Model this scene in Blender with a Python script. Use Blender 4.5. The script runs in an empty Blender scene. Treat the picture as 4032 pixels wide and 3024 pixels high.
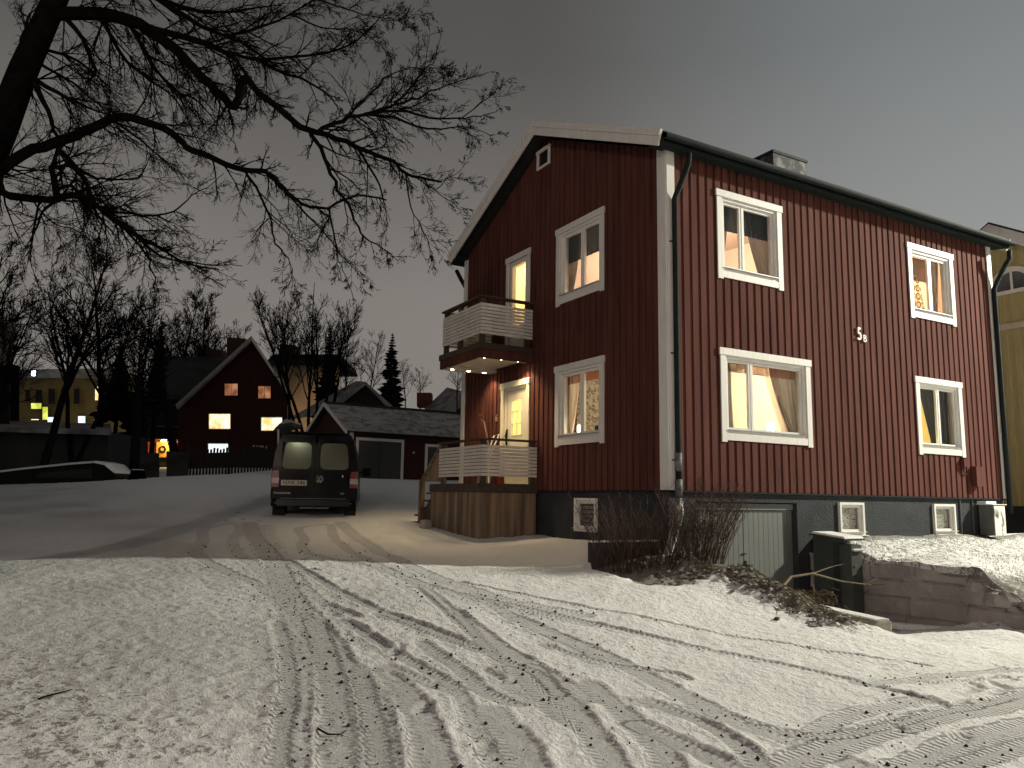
import bpy, math, random
import numpy as np
from mathutils import Vector, Matrix
random.seed(7); rng=np.random.default_rng(5)
S=bpy.context.scene; COL=S.collection
# ------------------------------------------------------------------ camera frame (solved from the photograph)
CAM=np.array([9.2583,-8.1016,-0.1732]); YAW,PIT,ROL=map(math.radians,(-60.1345,8.2682,0.9304)); FPX=3109.9
_F=np.array([math.sin(YAW)*math.cos(PIT),math.cos(YAW)*math.cos(PIT),math.sin(PIT)])
_R=np.array([math.cos(YAW),-math.sin(YAW),0.]); _U=np.cross(_R,_F)
R2=_R*math.cos(ROL)+_U*math.sin(ROL); U2=-_R*math.sin(ROL)+_U*math.cos(ROL)
FH=np.array([math.sin(YAW),math.cos(YAW),0.])
def ray(x,y): return _F+R2*(x-2016)/FPX-U2*(y-1512)/FPX
def at(x,y,D):
    "survey point: pixel seen at horizontal distance D"
    d=ray(x,y); return CAM+d*(D/(d@FH))
def on(x,y,axis,v):
    d=ray(x,y); return CAM+d*((v-CAM[axis])/d[axis])
# ------------------------------------------------------------------ materials
MATS={}
def srgb(r,g,b): return tuple(((c/255)/12.92 if c/255<=.04045 else ((c/255+.055)/1.055)**2.4) for c in (r,g,b))
def M(name,col,rough=.8,var=.12,scale=4,bump=0,bscale=40,metal=0,spec=.3,stretch=None,emit=None):
    m=bpy.data.materials.new(name); m.use_nodes=True; nt=m.node_tree; N=nt.nodes; L=nt.links
    b=N['Principled BSDF']; b.inputs['Roughness'].default_value=rough; b.inputs['Metallic'].default_value=metal
    b.inputs['Specular IOR Level'].default_value=spec
    tc=N.new('ShaderNodeTexCoord'); mp=N.new('ShaderNodeMapping'); L.new(tc.outputs['Object'],mp.inputs[0])
    if stretch: mp.inputs['Scale'].default_value=stretch
    n=N.new('ShaderNodeTexNoise'); n.inputs['Scale'].default_value=scale; n.inputs['Detail'].default_value=6
    L.new(mp.outputs[0],n.inputs['Vector'])
    mr=N.new('ShaderNodeMapRange'); mr.inputs['From Min'].default_value=.3; mr.inputs['From Max'].default_value=.7
    mr.inputs['To Min'].default_value=1-var; mr.inputs['To Max'].default_value=1+var
    L.new(n.outputs['Fac'],mr.inputs[0])
    mx=N.new('ShaderNodeVectorMath'); mx.operation='SCALE'; mx.inputs[0].default_value=col[:3]; L.new(mr.outputs[0],mx.inputs['Scale'])
    L.new(mx.outputs[0],b.inputs['Base Color'])
    if bump:
        n2=N.new('ShaderNodeTexNoise'); n2.inputs['Scale'].default_value=bscale; n2.inputs['Detail'].default_value=4
        L.new(mp.outputs[0],n2.inputs['Vector'])
        bp=N.new('ShaderNodeBump'); bp.inputs['Strength'].default_value=bump; bp.inputs['Distance'].default_value=.02
        L.new(n2.outputs['Fac'],bp.inputs['Height']); L.new(bp.outputs[0],b.inputs['Normal'])
    if emit: b.inputs['Emission Color'].default_value=(*emit[:3],1); b.inputs['Emission Strength'].default_value=emit[3]
    MATS[name]=m; return m
def glass(name,tint=(1,1,1),rough=.03,refl=.12):
    m=bpy.data.materials.new(name); m.use_nodes=True; nt=m.node_tree; N=nt.nodes; L=nt.links
    N.remove(N['Principled BSDF']); o=N['Material Output']
    t=N.new('ShaderNodeBsdfTransparent'); t.inputs[0].default_value=(*tint,1)
    g=N.new('ShaderNodeBsdfGlossy'); g.inputs['Roughness'].default_value=rough
    lw=N.new('ShaderNodeLayerWeight'); lw.inputs[0].default_value=.25
    ma=N.new('ShaderNodeMath'); ma.operation='MULTIPLY_ADD'; ma.inputs[1].default_value=.6; ma.inputs[2].default_value=refl*.3
    L.new(lw.outputs['Fresnel'],ma.inputs[0])
    mx=N.new('ShaderNodeMixShader'); L.new(ma.outputs[0],mx.inputs[0]); L.new(t.outputs[0],mx.inputs[1]); L.new(g.outputs[0],mx.inputs[2])
    L.new(mx.outputs[0],o.inputs[0]); return m
def translucent(name,col,fac=.5):
    m=bpy.data.materials.new(name); m.use_nodes=True; nt=m.node_tree; N=nt.nodes; L=nt.links
    N.remove(N['Principled BSDF']); o=N['Material Output']
    n=N.new('ShaderNodeTexNoise'); n.inputs['Scale'].default_value=60
    mr=N.new('ShaderNodeMapRange'); mr.inputs['To Min'].default_value=.8; mr.inputs['To Max'].default_value=1.1; L.new(n.outputs['Fac'],mr.inputs[0])
    mv=N.new('ShaderNodeVectorMath'); mv.operation='SCALE'; mv.inputs[0].default_value=col; L.new(mr.outputs[0],mv.inputs['Scale'])
    d=N.new('ShaderNodeBsdfDiffuse'); t=N.new('ShaderNodeBsdfTranslucent'); L.new(mv.outputs[0],d.inputs[0]); L.new(mv.outputs[0],t.inputs[0])
    mx=N.new('ShaderNodeMixShader'); mx.inputs[0].default_value=fac; L.new(d.outputs[0],mx.inputs[1]); L.new(t.outputs[0],mx.inputs[2]); L.new(mx.outputs[0],o.inputs[0]); return m
def emis(name,col,s):
    m=bpy.data.materials.new(name); m.use_nodes=True; b=m.node_tree.nodes['Principled BSDF']
    b.inputs['Base Color'].default_value=(.8,.8,.8,1); b.inputs['Emission Color'].default_value=(*col,1); b.inputs['Emission Strength'].default_value=s; return m
def patterned(name,a,b,kind='wave',scale=6,dist=8,lo=.45,hi=.55,stretch=(1,1,1),rough=.8,emit=0):
    m=bpy.data.materials.new(name); m.use_nodes=True; nt=m.node_tree; N=nt.nodes; L=nt.links; bs=N['Principled BSDF']; bs.inputs['Roughness'].default_value=rough
    tc=N.new('ShaderNodeTexCoord'); mp=N.new('ShaderNodeMapping'); mp.inputs['Scale'].default_value=stretch; L.new(tc.outputs['Object'],mp.inputs[0])
    if kind=='wave':
        t=N.new('ShaderNodeTexWave'); t.inputs['Scale'].default_value=scale; t.inputs['Distortion'].default_value=dist; t.inputs['Detail'].default_value=3; t.inputs['Detail Scale'].default_value=2.5; out=t.outputs['Fac']
    elif kind=='voronoi':
        t=N.new('ShaderNodeTexVoronoi'); t.inputs['Scale'].default_value=scale; out=t.outputs['Distance']
    elif kind=='rings':
        t=N.new('ShaderNodeTexWave'); t.wave_type='RINGS'; t.inputs['Scale'].default_value=scale; t.inputs['Distortion'].default_value=dist; out=t.outputs['Fac']
    else:
        t=N.new('ShaderNodeTexNoise'); t.inputs['Scale'].default_value=scale; t.inputs['Detail'].default_value=5; out=t.outputs['Fac']
    L.new(mp.outputs[0],t.inputs['Vector'])
    r=N.new('ShaderNodeValToRGB'); r.color_ramp.elements[0].position=lo; r.color_ramp.elements[0].color=(*a,1); r.color_ramp.elements[1].position=hi; r.color_ramp.elements[1].color=(*b,1)
    L.new(out,r.inputs[0]); L.new(r.outputs[0],bs.inputs['Base Color'])
    if emit: L.new(r.outputs[0],bs.inputs['Emission Color']); bs.inputs['Emission Strength'].default_value=emit
    return m
def two_tone(name,colA,colB,scale,lo,hi,rough=.85,bump=.4,bscale=30,stretch=(1,1,1)):
    m=patterned(name,colA,colB,'noise',scale,0,lo,hi,stretch,rough); nt=m.node_tree; N=nt.nodes; L=nt.links
    n2=N.new('ShaderNodeTexNoise'); n2.inputs['Scale'].default_value=bscale; n2.inputs['Detail'].default_value=6
    tc=N.new('ShaderNodeTexCoord'); L.new(tc.outputs['Object'],n2.inputs['Vector'])
    bp=N.new('ShaderNodeBump'); bp.inputs['Strength'].default_value=bump; bp.inputs['Distance'].default_value=.02
    L.new(n2.outputs['Fac'],bp.inputs['Height']); L.new(bp.outputs[0],N['Principled BSDF'].inputs['Normal']); return m

RED=M('red_paint',(.096,.035,.028),.85,.28,3,.15,60,stretch=(2.4,2.4,.22),spec=.10)
WHITE=M('white_paint',(.66,.64,.60),.5,.07,3,.08,50,stretch=(6,6,.8))
FRAMEW=M('white_frame',(.70,.69,.65),.4,.04,5)
CONC=M('dark_stucco',(.032,.036,.040),.9,.25,2.5,1.0,38)
DARKM=M('dark_metal',(.013,.018,.018),.75,.2,6,spec=.12)
ROOFM=M('dark_roofing',(.02,.021,.022),.8,.25,4,.4,20)
GREYD=M('grey_door_paint',(.15,.16,.152),.6,.12,3,.2,40,stretch=(1,20,.5))
WOOD=two_tone('weathered_wood',(.10,.066,.042),(.27,.195,.12),5,.35,.65,.8,.35,45,(2.2,2.2,.12))
WOODD=M('dark_wood',(.060,.042,.030),.75,.3,5,.3,40,stretch=(2,2,8))
SLAT=M('white_slat_paint',(.62,.58,.52),.55,.10,6,.1,40)
DOORC=M('cream_door_paint',(.66,.62,.50),.5,.04,4)
BARK=M('near_bark',(.006,.0055,.005),1,.3,12,.8,60,spec=0)
BARKF=M('far_bark',(.010,.009,.009),1,.2,5,spec=0)
NEEDLE=M('spruce_needles',(.008,.011,.009),.95,.3,5)
SHRUBM=M('red_brown_twigs',(.062,.034,.026),.9,.3,9)
GRASSM=M('dead_stalks',(.17,.14,.085),.9,.3,9)
SNOWC=two_tone('snow_cover',(.35,.33,.31),(.74,.74,.74),30,.30,.46,.9,.5,40)
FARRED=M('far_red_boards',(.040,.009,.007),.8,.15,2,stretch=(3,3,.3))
FARDARK=M('far_dark_boards',(.018,.017,.017),.85,.2,2)
FARGREY=M('far_grey_wall',(.030,.030,.031),.85,.2,1.5)
SNOWROOF=two_tone('thin_snow_roof',(.09,.09,.095),(.30,.29,.29),1.2,.30,.62,.9,.3,12,(1,1,1))
TILE=two_tone('snowy_corrugated_roof',(.13,.125,.12),(.36,.35,.34),3,.32,.55,.9,.3,20)
GL=glass('window_glass'); 
WARMWALL=M('warm_interior_paint',(.76,.70,.60),.8,.06,1.2)
PINKWALL=M('pale_interior_paint',(.74,.64,.56),.8,.06,1.2)
YELLOWWALL=M('yellow_interior_paint',(.80,.70,.42),.8,.06,1.2)
LEAFW=patterned('leaf_wallpaper',(.045,.038,.028),(.20,.165,.12),'wave',3.2,14,.35,.75,(1,1,1.2))
CURTG=translucent('grey_curtain',(.20,.185,.165),.35); CURTL=translucent('cream_curtain',(.75,.62,.50),.55)
CURTD=translucent('dark_valance',(.055,.065,.065),.2)
BLINDM=translucent('wooden_blind',(.55,.22,.09),.45); BLINDB=translucent('brown_blind',(.30,.17,.10),.4)
LAMPM=emis('lamp_glow',(1,.86,.62),9)
SPOTM=emis('downlight_glow',(1,.84,.55),40)
BLACKP=M('black_van_paint',(.003,.0035,.003),.28,.3,6,spec=.10)
BLACKR=M('black_rubber',(.012,.012,.012),.85,.2,9)
REDL=M('red_lens',(.15,.010,.008),.25,.05,5,spec=.6)
CLEARL=M('clear_lens',(.38,.31,.28),.25,.05,5,spec=.6)
STEEL=M('bright_steel',(.45,.45,.46),.35,.1,9,metal=.8)
VANGL=translucent('condensed_van_glass',(.62,.62,.50),.75)
DIMC=M('dim_chrome',(.10,.10,.10),.35,.1,9,metal=.6)
BRICK=M('dark_brick',(.055,.026,.02),.9,.3,8,.3,20)
YEL=M('yellow_boards',(.36,.31,.15),.75,.12,3,.1,40,stretch=(6,6,.6))
STONE=two_tone('rough_stone_blocks',(.19,.172,.165),(.35,.315,.30),1.6,.25,.75,.95,1.0,22)
# ------------------------------------------------------------------ mesh builder
class MB:
    def __init__(s): s.v=[]; s.f=[]; s.sm=False
    def add(s,vs,fs):
        o=len(s.v); s.v+= [tuple(map(float,v)) for v in vs]; s.f+=[tuple(i+o for i in f) for f in fs]; return s
    def box(s,a,b):
        x0,x1=sorted((a[0],b[0])); y0,y1=sorted((a[1],b[1])); z0,z1=sorted((a[2],b[2]))
        return s.add([(x0,y0,z0),(x1,y0,z0),(x1,y1,z0),(x0,y1,z0),(x0,y0,z1),(x1,y0,z1),(x1,y1,z1),(x0,y1,z1)],
              [(0,3,2,1),(4,5,6,7),(0,1,5,4),(1,2,6,5),(2,3,7,6),(3,0,4,7)])
    def beam(s,p,q,w,h,up=(0,0,1)):
        p=Vector(p);q=Vector(q);d=(q-p).normalized();u=Vector(up); r=d.cross(u).normalized(); u=r.cross(d)
        vs=[]
        for c in(p,q):
            for a,b in((-1,-1),(1,-1),(1,1),(-1,1)): vs.append(c+r*a*w/2+u*b*h/2)
        return s.add(vs,[(0,3,2,1),(4,5,6,7),(0,1,5,4),(1,2,6,5),(2,3,7,6),(3,0,4,7)])
    def tube(s,pts,rad,n=6,cap=True):
        P=np.array(pts,float); k=len(P); o=len(s.v)
        T=np.gradient(P,axis=0); T/=np.linalg.norm(T,axis=1)[:,None]+1e-9
        ref=np.array([0,0,1.]) if abs(T[0][2])<.9 else np.array([1.,0,0])
        if np.isscalar(rad): rad=[rad]*k
        a=np.arange(n)*2*math.pi/n; ca=np.cos(a)[:,None]; sa=np.sin(a)[:,None]
        for i in range(k):
            A=np.cross(T[i],ref); A/=np.linalg.norm(A)+1e-9; B=np.cross(T[i],A)
            s.v+=list(map(tuple,(P[i]+(ca*A+sa*B)*rad[i]).tolist()))
        for i in range(k-1):
            for j in range(n):
                j2=(j+1)%n; s.f.append((o+i*n+j,o+i*n+j2,o+(i+1)*n+j2,o+(i+1)*n+j))
        if cap and n>3: s.f.append(tuple(o+j for j in range(n))[::-1]); s.f.append(tuple(o+(k-1)*n+j for j in range(n)))
        return s
    def prism(s,poly,off):
        "poly: 3D outline, extruded by off"
        n=len(poly); off=np.array(off,float); vs=[np.array(p,float) for p in poly]; vs+= [p+off for p in vs]
        return s.add(vs,[tuple(range(n))[::-1],tuple(range(n,2*n))]+[(i,(i+1)%n,n+(i+1)%n,n+i) for i in range(n)])
    def quad(s,*p): return s.add(p,[tuple(range(len(p)))])
    def build(s,name,mat,parent=None,org=None,smooth=False,local=False,bevel=0):
        if not s.v: return None
        me=bpy.data.meshes.new(name); r=parent
        while r is not None and r.parent: r=r.parent
        o3=Vector((0,0,0)) if local else (Vector(org) if org is not None else (r.location.copy() if r else Vector((0,0,0))))
        V=np.array(s.v,float)-np.array(o3)
        me.from_pydata(V.tolist(),[],s.f); me.update()
        if mat: me.materials.append(mat)
        if smooth: me.polygons.foreach_set('use_smooth',[True]*len(me.polygons))
        o=bpy.data.objects.new(name,me); COL.objects.link(o)
        if parent: o.parent=parent
        elif org is not None: o.location=o3
        if bevel:
            md=o.modifiers.new('edge','BEVEL'); md.width=bevel; md.segments=2; md.limit_method='ANGLE'
        return o
def thing(name,label,cat,loc=(0,0,0),rz=0,group=None):
    o=bpy.data.objects.new(name,None); COL.objects.link(o); o.location=loc; o.rotation_euler[2]=rz; o.empty_display_size=.2
    o['label']=label;o['category']=cat
    if group:o['group']=group
    return o
def tag(o,label,cat,group=None):
    o['label']=label;o['category']=cat
    if group:o['group']=group
    return o
def copy_tree(o,loc,rz=None,label=None,scale=None):
    c=o.copy(); COL.objects.link(c); c.location=loc
    if rz is not None:c.rotation_euler[2]=rz
    if scale:c.scale=scale
    if label:c['label']=label
    for ch in [x for x in bpy.data.objects if x.parent==o]:
        d=ch.copy(); COL.objects.link(d); d.parent=c
    return c
def text(body,size,ext,mat,name,M4,parent=None,space=1.0):
    cu=bpy.data.curves.new(name,'FONT'); cu.body=body; cu.size=size; cu.extrude=ext; cu.align_x='CENTER'; cu.align_y='CENTER'; cu.space_character=space; cu.offset=.004*size
    t=bpy.data.objects.new(name,cu); COL.objects.link(t); dg=bpy.context.evaluated_depsgraph_get(); me=bpy.data.meshes.new_from_object(t.evaluated_get(dg))
    bpy.data.objects.remove(t); me.transform(M4); me.materials.clear(); me.materials.append(mat)
    o=bpy.data.objects.new(name,me); COL.objects.link(o)
    if parent:o.parent=parent
    return o
# ------------------------------------------------------------------ ground
ctrl=[(9.26,-8.1,-1.72),(5,-8,-1.50),(6,-4,-1.62),(2,-7.5,-1.26),(-.65,-1.15,-1.08),(-1.6,-4,-1.06),(-2.3,-6.8,-1.02),(1.3,-2.2,-1.24),(2.2,-.9,-1.42),
 (3.3,.2,-1.58),(3.6,2,-1.74),(6,1,-1.72),(8,4,-1.80),(10,-3,-1.80),(5,8,-1.8),(12,12,-1.9),(14,-10,-1.9),(-3.75,-1.5,-.92),(-6.6,-1.4,-.72),(-8.5,-3,-.68),(-2,-.3,-.90),(-.4,-.4,-.84),
 (-7.2,3,-.62),(-8,9,-.5),(0,20,-1.2)]
for px,py,D in((200,1921,24),(600,1890,26),(1000,1868,27),(1450,1886,32),(800,1872,34),(1750,1892,35),(300,2050,16),(300,2160,12.5),(-600,2000,18)):
    ctrl.append(tuple(at(px,py,D)))
for px,py,D in((0,1850,60),(1000,1830,60),(2000,1850,60),(3500,1850,70),(-1500,1850,60)): ctrl.append(tuple(at(px,py,D)))
C=np.array(ctrl)
def _phi(r): return r**2*np.log(r+1e-9)
_n=len(C);_r=np.linalg.norm(C[:,None,:2]-C[None,:,:2],axis=2);_A=np.zeros((_n+3,_n+3));_A[:_n,:_n]=_phi(_r)+np.eye(_n)*.6
_A[:_n,_n]=1;_A[:_n,_n+1:]=C[:,:2];_A[_n:,:_n]=_A[:_n,_n:].T
_w=np.linalg.solve(_A,np.r_[C[:,2],0,0,0])
def ss(a,b,x): t=np.clip((x-a)/(b-a),0,1); return t*t*(3-2*t)
CARP=at(262,1860,31)
def yard(x,y):
    x=np.asarray(x,float);y=np.asarray(y,float)
    xx=np.clip(x,-70,60);yy=np.clip(y,-60,60)
    z=_w[_n]+_w[_n+1]*xx+_w[_n+2]*yy
    for i in range(_n): z=z+_w[i]*_phi(np.hypot(xx-C[i,0],yy-C[i,1]))
    return z
def ground(x,y,wall=True):
    x=np.asarray(x,float);y=np.asarray(y,float); z=yard(x,y)
    z=z-.75*np.exp(-(((x-CARP[0])/3.2)**2+((y-CARP[1])/2.6)**2)**2)
    # lawn above the retaining wall
    lw=-.74-.10*ss(0,.6,x)-.17*ss(.5,1.3,x)-.10*ss(1.4,2.6,x)-.62*ss(2.35,4.1,x)+.02*np.sin(x*3+y*2)
    m=(y>3.20)&(x>-.3)&(x<4.4)&(y<14)
    k=1-ss(12,14,y)
    z=np.where(m,np.maximum(z,lw*k+z*(1-k)),z)
    # ramp to the basement garage
    fall=-1.76-.42*(1-ss(.2,3.6,x))
    inr=(x>-.4)&(x<4.2)&(y<3.20)&(y>-.2)
    side=ss(.15,.62,y)*(1-ss(3.3,4.2,x))
    z=np.where(inr,z*(1-side)+fall*side,z)
    # planted bank of soil and cuttings on the near side of the ramp
    b=np.exp(-((y-(.02-.05*x))/.40)**2)*ss(-.2,.3,x)*(1-ss(2.7,3.4,x))
    z=z+b*.17*(1-ss(.5,3.0,x)*.35)
    # raised strip kept back by the low planter wall
    bed=(x>-.22)&(x<1.4)&(y>-1.6)&(y<.3)
    z=np.where(bed,z-.10*(1-ss(.9,1.4,x))*ss(-1.6,-1.2,y),z)
    return z
def hit(px,py):
    d=ray(px,py); t=6.
    for _ in range(60):
        p=CAM+d*t; e=p[2]-float(ground(p[0],p[1])); 
        t+= e/max(.02,-d[2]+.06)*.7; t=min(max(t,1.5),200)
    return CAM+d*t
def gz(x,y): return float(ground(x,y))
def z3(l): return [(600+a/1.301,1950+b/1.301) for a,b in l]
def z7(l): return [(2000+a/1.0886,2300+b/1.0886) for a,b in l]
TR=[(z3([(420,140),(300,165),(255,190),(260,230),(215,290),(250,325),(400,400),(560,470),(650,540),(700,640),(735,760),(740,950),(715,1150),(690,1397)]),.20,.6),
 (z3([(440,150),(450,180),(410,225),(420,285),(520,360),(620,450),(690,560)]),.2,.5),
 (z3([(500,140),(520,210),(600,300),(650,400),(700,520),(790,620),(880,760),(960,900),(1040,1080),(1090,1397)]),.30,.75),
 (z3([(560,160),(560,210),(640,300),(760,440),(880,560),(980,680)]),.12,.4),
 (z3([(870,150),(750,170),(775,220),(765,275),(850,310),(1050,350),(1230,400),(1370,470),(1500,580),(1650,720),(1760,830),(1900,1040)]),.17,.6),
 (z3([(910,150),(940,230),(1060,310),(1230,390),(1500,490),(1800,570),(2212,660)]),.17,.6),
 (z3([(960,140),(1090,245),(1280,340),(1500,440),(1850,540),(2212,610)]),.26,.6),
 (z3([(690,330),(850,430),(1020,520),(1150,585),(1350,660),(1690,790)]),.13,1),
 (z3([(1150,610),(1400,710),(1690,800)]),.12,1),
 (z3([(910,560),(1050,620)]),.1,1),
 (z3([(980,640),(1130,740),(1240,805),(1430,905),(1570,985)]),.13,1),
 (z3([(1200,880),(1280,1000),(1390,1180),(1440,1397)]),.22,.9),
 (z3([(830,640),(880,800),(920,960),(940,1200),(945,1397)]),.2,.9),
 (z3([(1130,990),(1180,1150),(1210,1397)]),.14,.8),
 (z3([(1380,760),(1560,880),(1700,1000),(1850,1060)]),.15,.9),
 (z3([(1860,880),(1990,1000),(2090,1120),(2260,1230)]),.2,.9),
 (z3([(1540,600),(1750,760),(1960,880),(2212,1040)]),.22,.8),
 (z3([(1640,510),(1900,650),(2212,800)]),.2,.7),
 (z3([(1730,1100),(1850,1250),(1920,1397)]),.25,.9),
 (z7([(-200,40),(0,80),(300,150),(600,222),(1100,328),(1500,420),(1900,530)]),.13,1),
 (z7([(-200,-10),(0,28),(400,110),(900,208),(1500,300),(1800,350)]),.08,1),
 (z7([(0,130),(400,300),(760,480),(1000,600),(1300,700),(1500,788)]),.24,.8),
 (z7([(100,350),(300,560),(450,788)]),.2,.9),
 (z7([(350,430),(600,650),(690,788)]),.2,.9),
 (z7([(2400,470),(1900,560),(1500,650),(1180,788)]),.26,.9),
 (z7([(2400,560),(1950,680),(1700,788)]),.26,.9),
 (z7([(2400,350),(1900,392),(1500,430)]),.16,.7),
 (z7([(500,500),(900,560),(1250,640),(1450,560),(1800,500)]),.18,.7),
 (z7([(2400,395),(1800,425)]),.07,.7),
 (z3([(0,980),(200,950),(450,905)]),.05,-.5),(z3([(50,1150),(300,1120),(420,1110)]),.05,-.5),(z3([(0,915),(150,880),(330,850)]),.05,-.4),
 (z3([(640,650),(680,800),(700,1000),(660,1200),(640,1397)]),.12,.9),(z3([(780,600),(860,700),(930,860),(985,1000),(1005,1200),(1010,1397)]),.11,.8),
 (z3([(1060,880),(1110,1080),(1150,1250),(1170,1397)]),.14,1),(z3([(1280,900),(1420,960),(1560,1010),(1620,1120),(1700,1260),(1760,1397)]),.13,.8),
 (z3([(1560,600),(1660,720),(1780,830),(1960,900),(2080,1010)]),.12,1),(z3([(1350,470),(1500,600),(1640,730)]),.08,1),
 (z7([(560,600),(760,690),(960,788)]),.2,1),(z7([(150,260),(420,330),(700,380),(760,400)]),.11,1),(z7([(600,500),(820,590),(1000,700),(1080,788)]),.16,1),
 (z7([(2400,640),(2100,720),(1900,788)]),.2,1),(z7([(1050,600),(1400,640),(1800,560),(2300,450)]),.12,1),
 (z3([(560,160),(590,260),(660,420),(760,560)]),.5,.45),(z3([(760,560),(1000,700),(1300,800),(1700,950)]),.55,.35),(z3([(1100,340),(1500,480),(1900,640),(2300,840)]),.5,.4),
]
tracks=[]
for pts,w,dep in TR:
    W=np.array([hit(*p)[:2] for p in pts])
    # resample with smoothing
    P=[]
    for i in range(len(W)-1):
        p0=W[max(i-1,0)];p1=W[i];p2=W[i+1];p3=W[min(i+2,len(W)-1)]
        for t in np.linspace(0,1,9)[:-1]:
            P.append(.5*((2*p1)+(-p0+p2)*t+(2*p0-5*p1+4*p2-p3)*t*t+(-p0+3*p1-3*p2+p3)*t**3))
    P.append(W[-1]); tracks.append((np.array(P),w,dep))
def axis_lines(a,b,fine,lo,hi):
    mid=list(np.arange(a,b,fine)); L=[];s=fine;x=a
    while x>lo: s=min(s*1.16,6);x-=s;L.append(x)
    L=L[::-1];s=fine;x=mid[-1];Rr=[]
    while x<hi: s=min(s*1.16,6);x+=s;Rr.append(x)
    return np.array(L+mid+Rr)
def axis_multi(segs,lo,hi):
    mid=[]
    for a,b,f in segs: mid+=list(np.arange(a,b-1e-6,f))
    L=[];s=segs[0][2];x=mid[0]
    while x>lo: s=min(s*1.16,6);x-=s;L.append(x)
    s=segs[-1][2];x=mid[-1];Rr=[]
    while x<hi: s=min(s*1.16,6);x+=s;Rr.append(x)
    return np.array(L[::-1]+mid+Rr)
GX=axis_multi([(-9.6,-3,.05),(-3,1.5,.035),(1.5,7.6,.022)],-230,160); GY=axis_multi([(-8.9,-.5,.024),(-.5,3.6,.03)],-160,220)
X,Y=np.meshgrid(GX,GY,indexing='ij'); x=X.ravel();y=Y.ravel()
Z=ground(x,y)
trk=np.zeros_like(x);tu=np.zeros_like(x);tv=np.zeros_like(x);rim=np.zeros_like(x); soft=np.zeros_like(x)
for P,w,dep in tracks:
    lo=P.min(0)-w-.2;hi=P.max(0)+w+.2
    idx=np.where((x>lo[0])&(x<hi[0])&(y>lo[1])&(y<hi[1]))[0]
    if len(idx)==0: continue
    best=np.full(len(idx),9.);bu=np.zeros(len(idx));bv=np.zeros(len(idx));acc=0
    q=np.c_[x[idx],y[idx]]
    for a,b in zip(P[:-1],P[1:]):
        d=b-a;l=np.hypot(*d)
        if l<1e-6: continue
        rel=q-a;t=np.clip((rel@d)/l/l,0,1);off=rel-t[:,None]*d;dist=np.hypot(off[:,0],off[:,1])
        k=dist<best;best[k]=dist[k];bu[k]=(np.sign(rel[:,0]*d[1]-rel[:,1]*d[0])*dist)[k];bv[k]=(acc+t*l)[k];acc+=l
    if dep<0:
        rim[idx]=np.maximum(rim[idx],-dep*np.exp(-(best/w)**2)*1.6); continue
    wob=w/2*(1+.05*np.sin(bv*7+w*40)+.05*np.sin(bv*23))
    if w>.4:
        m=np.clip(1-ss(wob*.6,wob*1.2,best),0,1)*dep; soft[idx]=np.maximum(soft[idx],m); continue
    m=(1-ss(wob-.012,wob+.014,best))
    r=np.exp(-((best-wob-.025)/.020)**2)*dep
    k=m*dep>trk[idx]*.9
    ii=idx[k];tu[ii]=bu[k]/w;tv[ii]=bv[k]
    trk[idx]=np.maximum(trk[idx],m*dep); rim[idx]=np.maximum(rim[idx]*(1-m),r*(1-trk[idx]))
fp=z3([(775,325),(830,378),(962,430),(1010,500),(1250,797),(1745,905),(1390,1087),(1250,915),(1690,1290)])+[(3500+a/2.291,2300+b/2.291) for a,b in((1010,742),(835,575),(800,925),(755,965),(1010,932),(1000,975),(1075,858),(650,1070),(130,1300),(640,1385))]+[(920,2030),(960,2045),(1000,2025),(890,2050),(1020,2050),(940,2015)]
foot=np.zeros_like(x); frim=np.zeros_like(x)
for i_,p_ in enumerate(fp):
    h_=hit(*p_); a_=math.atan2(CAM[1]-h_[1],CAM[0]-h_[0])+(.5 if i_%2 else -.3); dx_=x-h_[0];dy_=y-h_[1]; u_=dx_*math.cos(a_)+dy_*math.sin(a_); v_=-dx_*math.sin(a_)+dy_*math.cos(a_)
    e_=np.sqrt((u_/.15)**2+(v_/.055)**2); foot=np.maximum(foot,1-ss(.75,1.05,e_)); frim=np.maximum(frim,np.exp(-((e_-1.2)/.15)**2))
# lumpy noise from summed value grids
def vnoise(x,y,s,seed):
    g=np.random.default_rng(seed).random((256,256)); u=x/s;v=y/s;i=np.floor(u).astype(int);j=np.floor(v).astype(int);f=u-i;h=v-j;f=f*f*(3-2*f);h=h*h*(3-2*h)
    a=g[i%256,j%256];b=g[(i+1)%256,j%256];c=g[i%256,(j+1)%256];d=g[(i+1)%256,(j+1)%256]
    return (a*(1-f)+b*f)*(1-h)+(c*(1-f)+d*f)*h-.5
lump=vnoise(x,y,.9,1)*.05+vnoise(x,y,.3,2)*.022+vnoise(x,y,.12,3)*.010
fineN=vnoise(x,y,.055,4)*.010
dist=np.hypot(x-CAM[0],y-CAM[1])
leftfg=np.maximum(np.exp(-(((x-4.2)/3.4)**2+((y+8.6)/2.6)**2)),.62*ss(3.8,5.6,-y-.12*x)*(1-ss(5,7,x))*ss(-4,0,x))  # left foreground: grit lies there, spread wider to darken the dimmer side
rub=ss(2.2,2.9,x)*(1-ss(4.2,5.0,x))*ss(2.6,3.0,y)*(1-ss(4.4,5.6,y))
lawn=((y>3.16)&(x>0)&(x<4.3)&(y<13)).astype(float)
bank=np.exp(-((y-(.05-.05*x))/.40)**2)*ss(-.2,.2,x)*(1-ss(3.0,3.6,x)); bank=np.maximum(bank,(ss(-.25,-.15,x)*(1-ss(1.0,1.5,x))*ss(-1.45,-1.2,y)*(1-ss(.2,.3,y)))*.9)
ramp=((x>-.1)&(x<3.7)&(y>.5)&(y<3.2)).astype(float)
amp=1+1.2*lawn+2.5*bank
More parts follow.
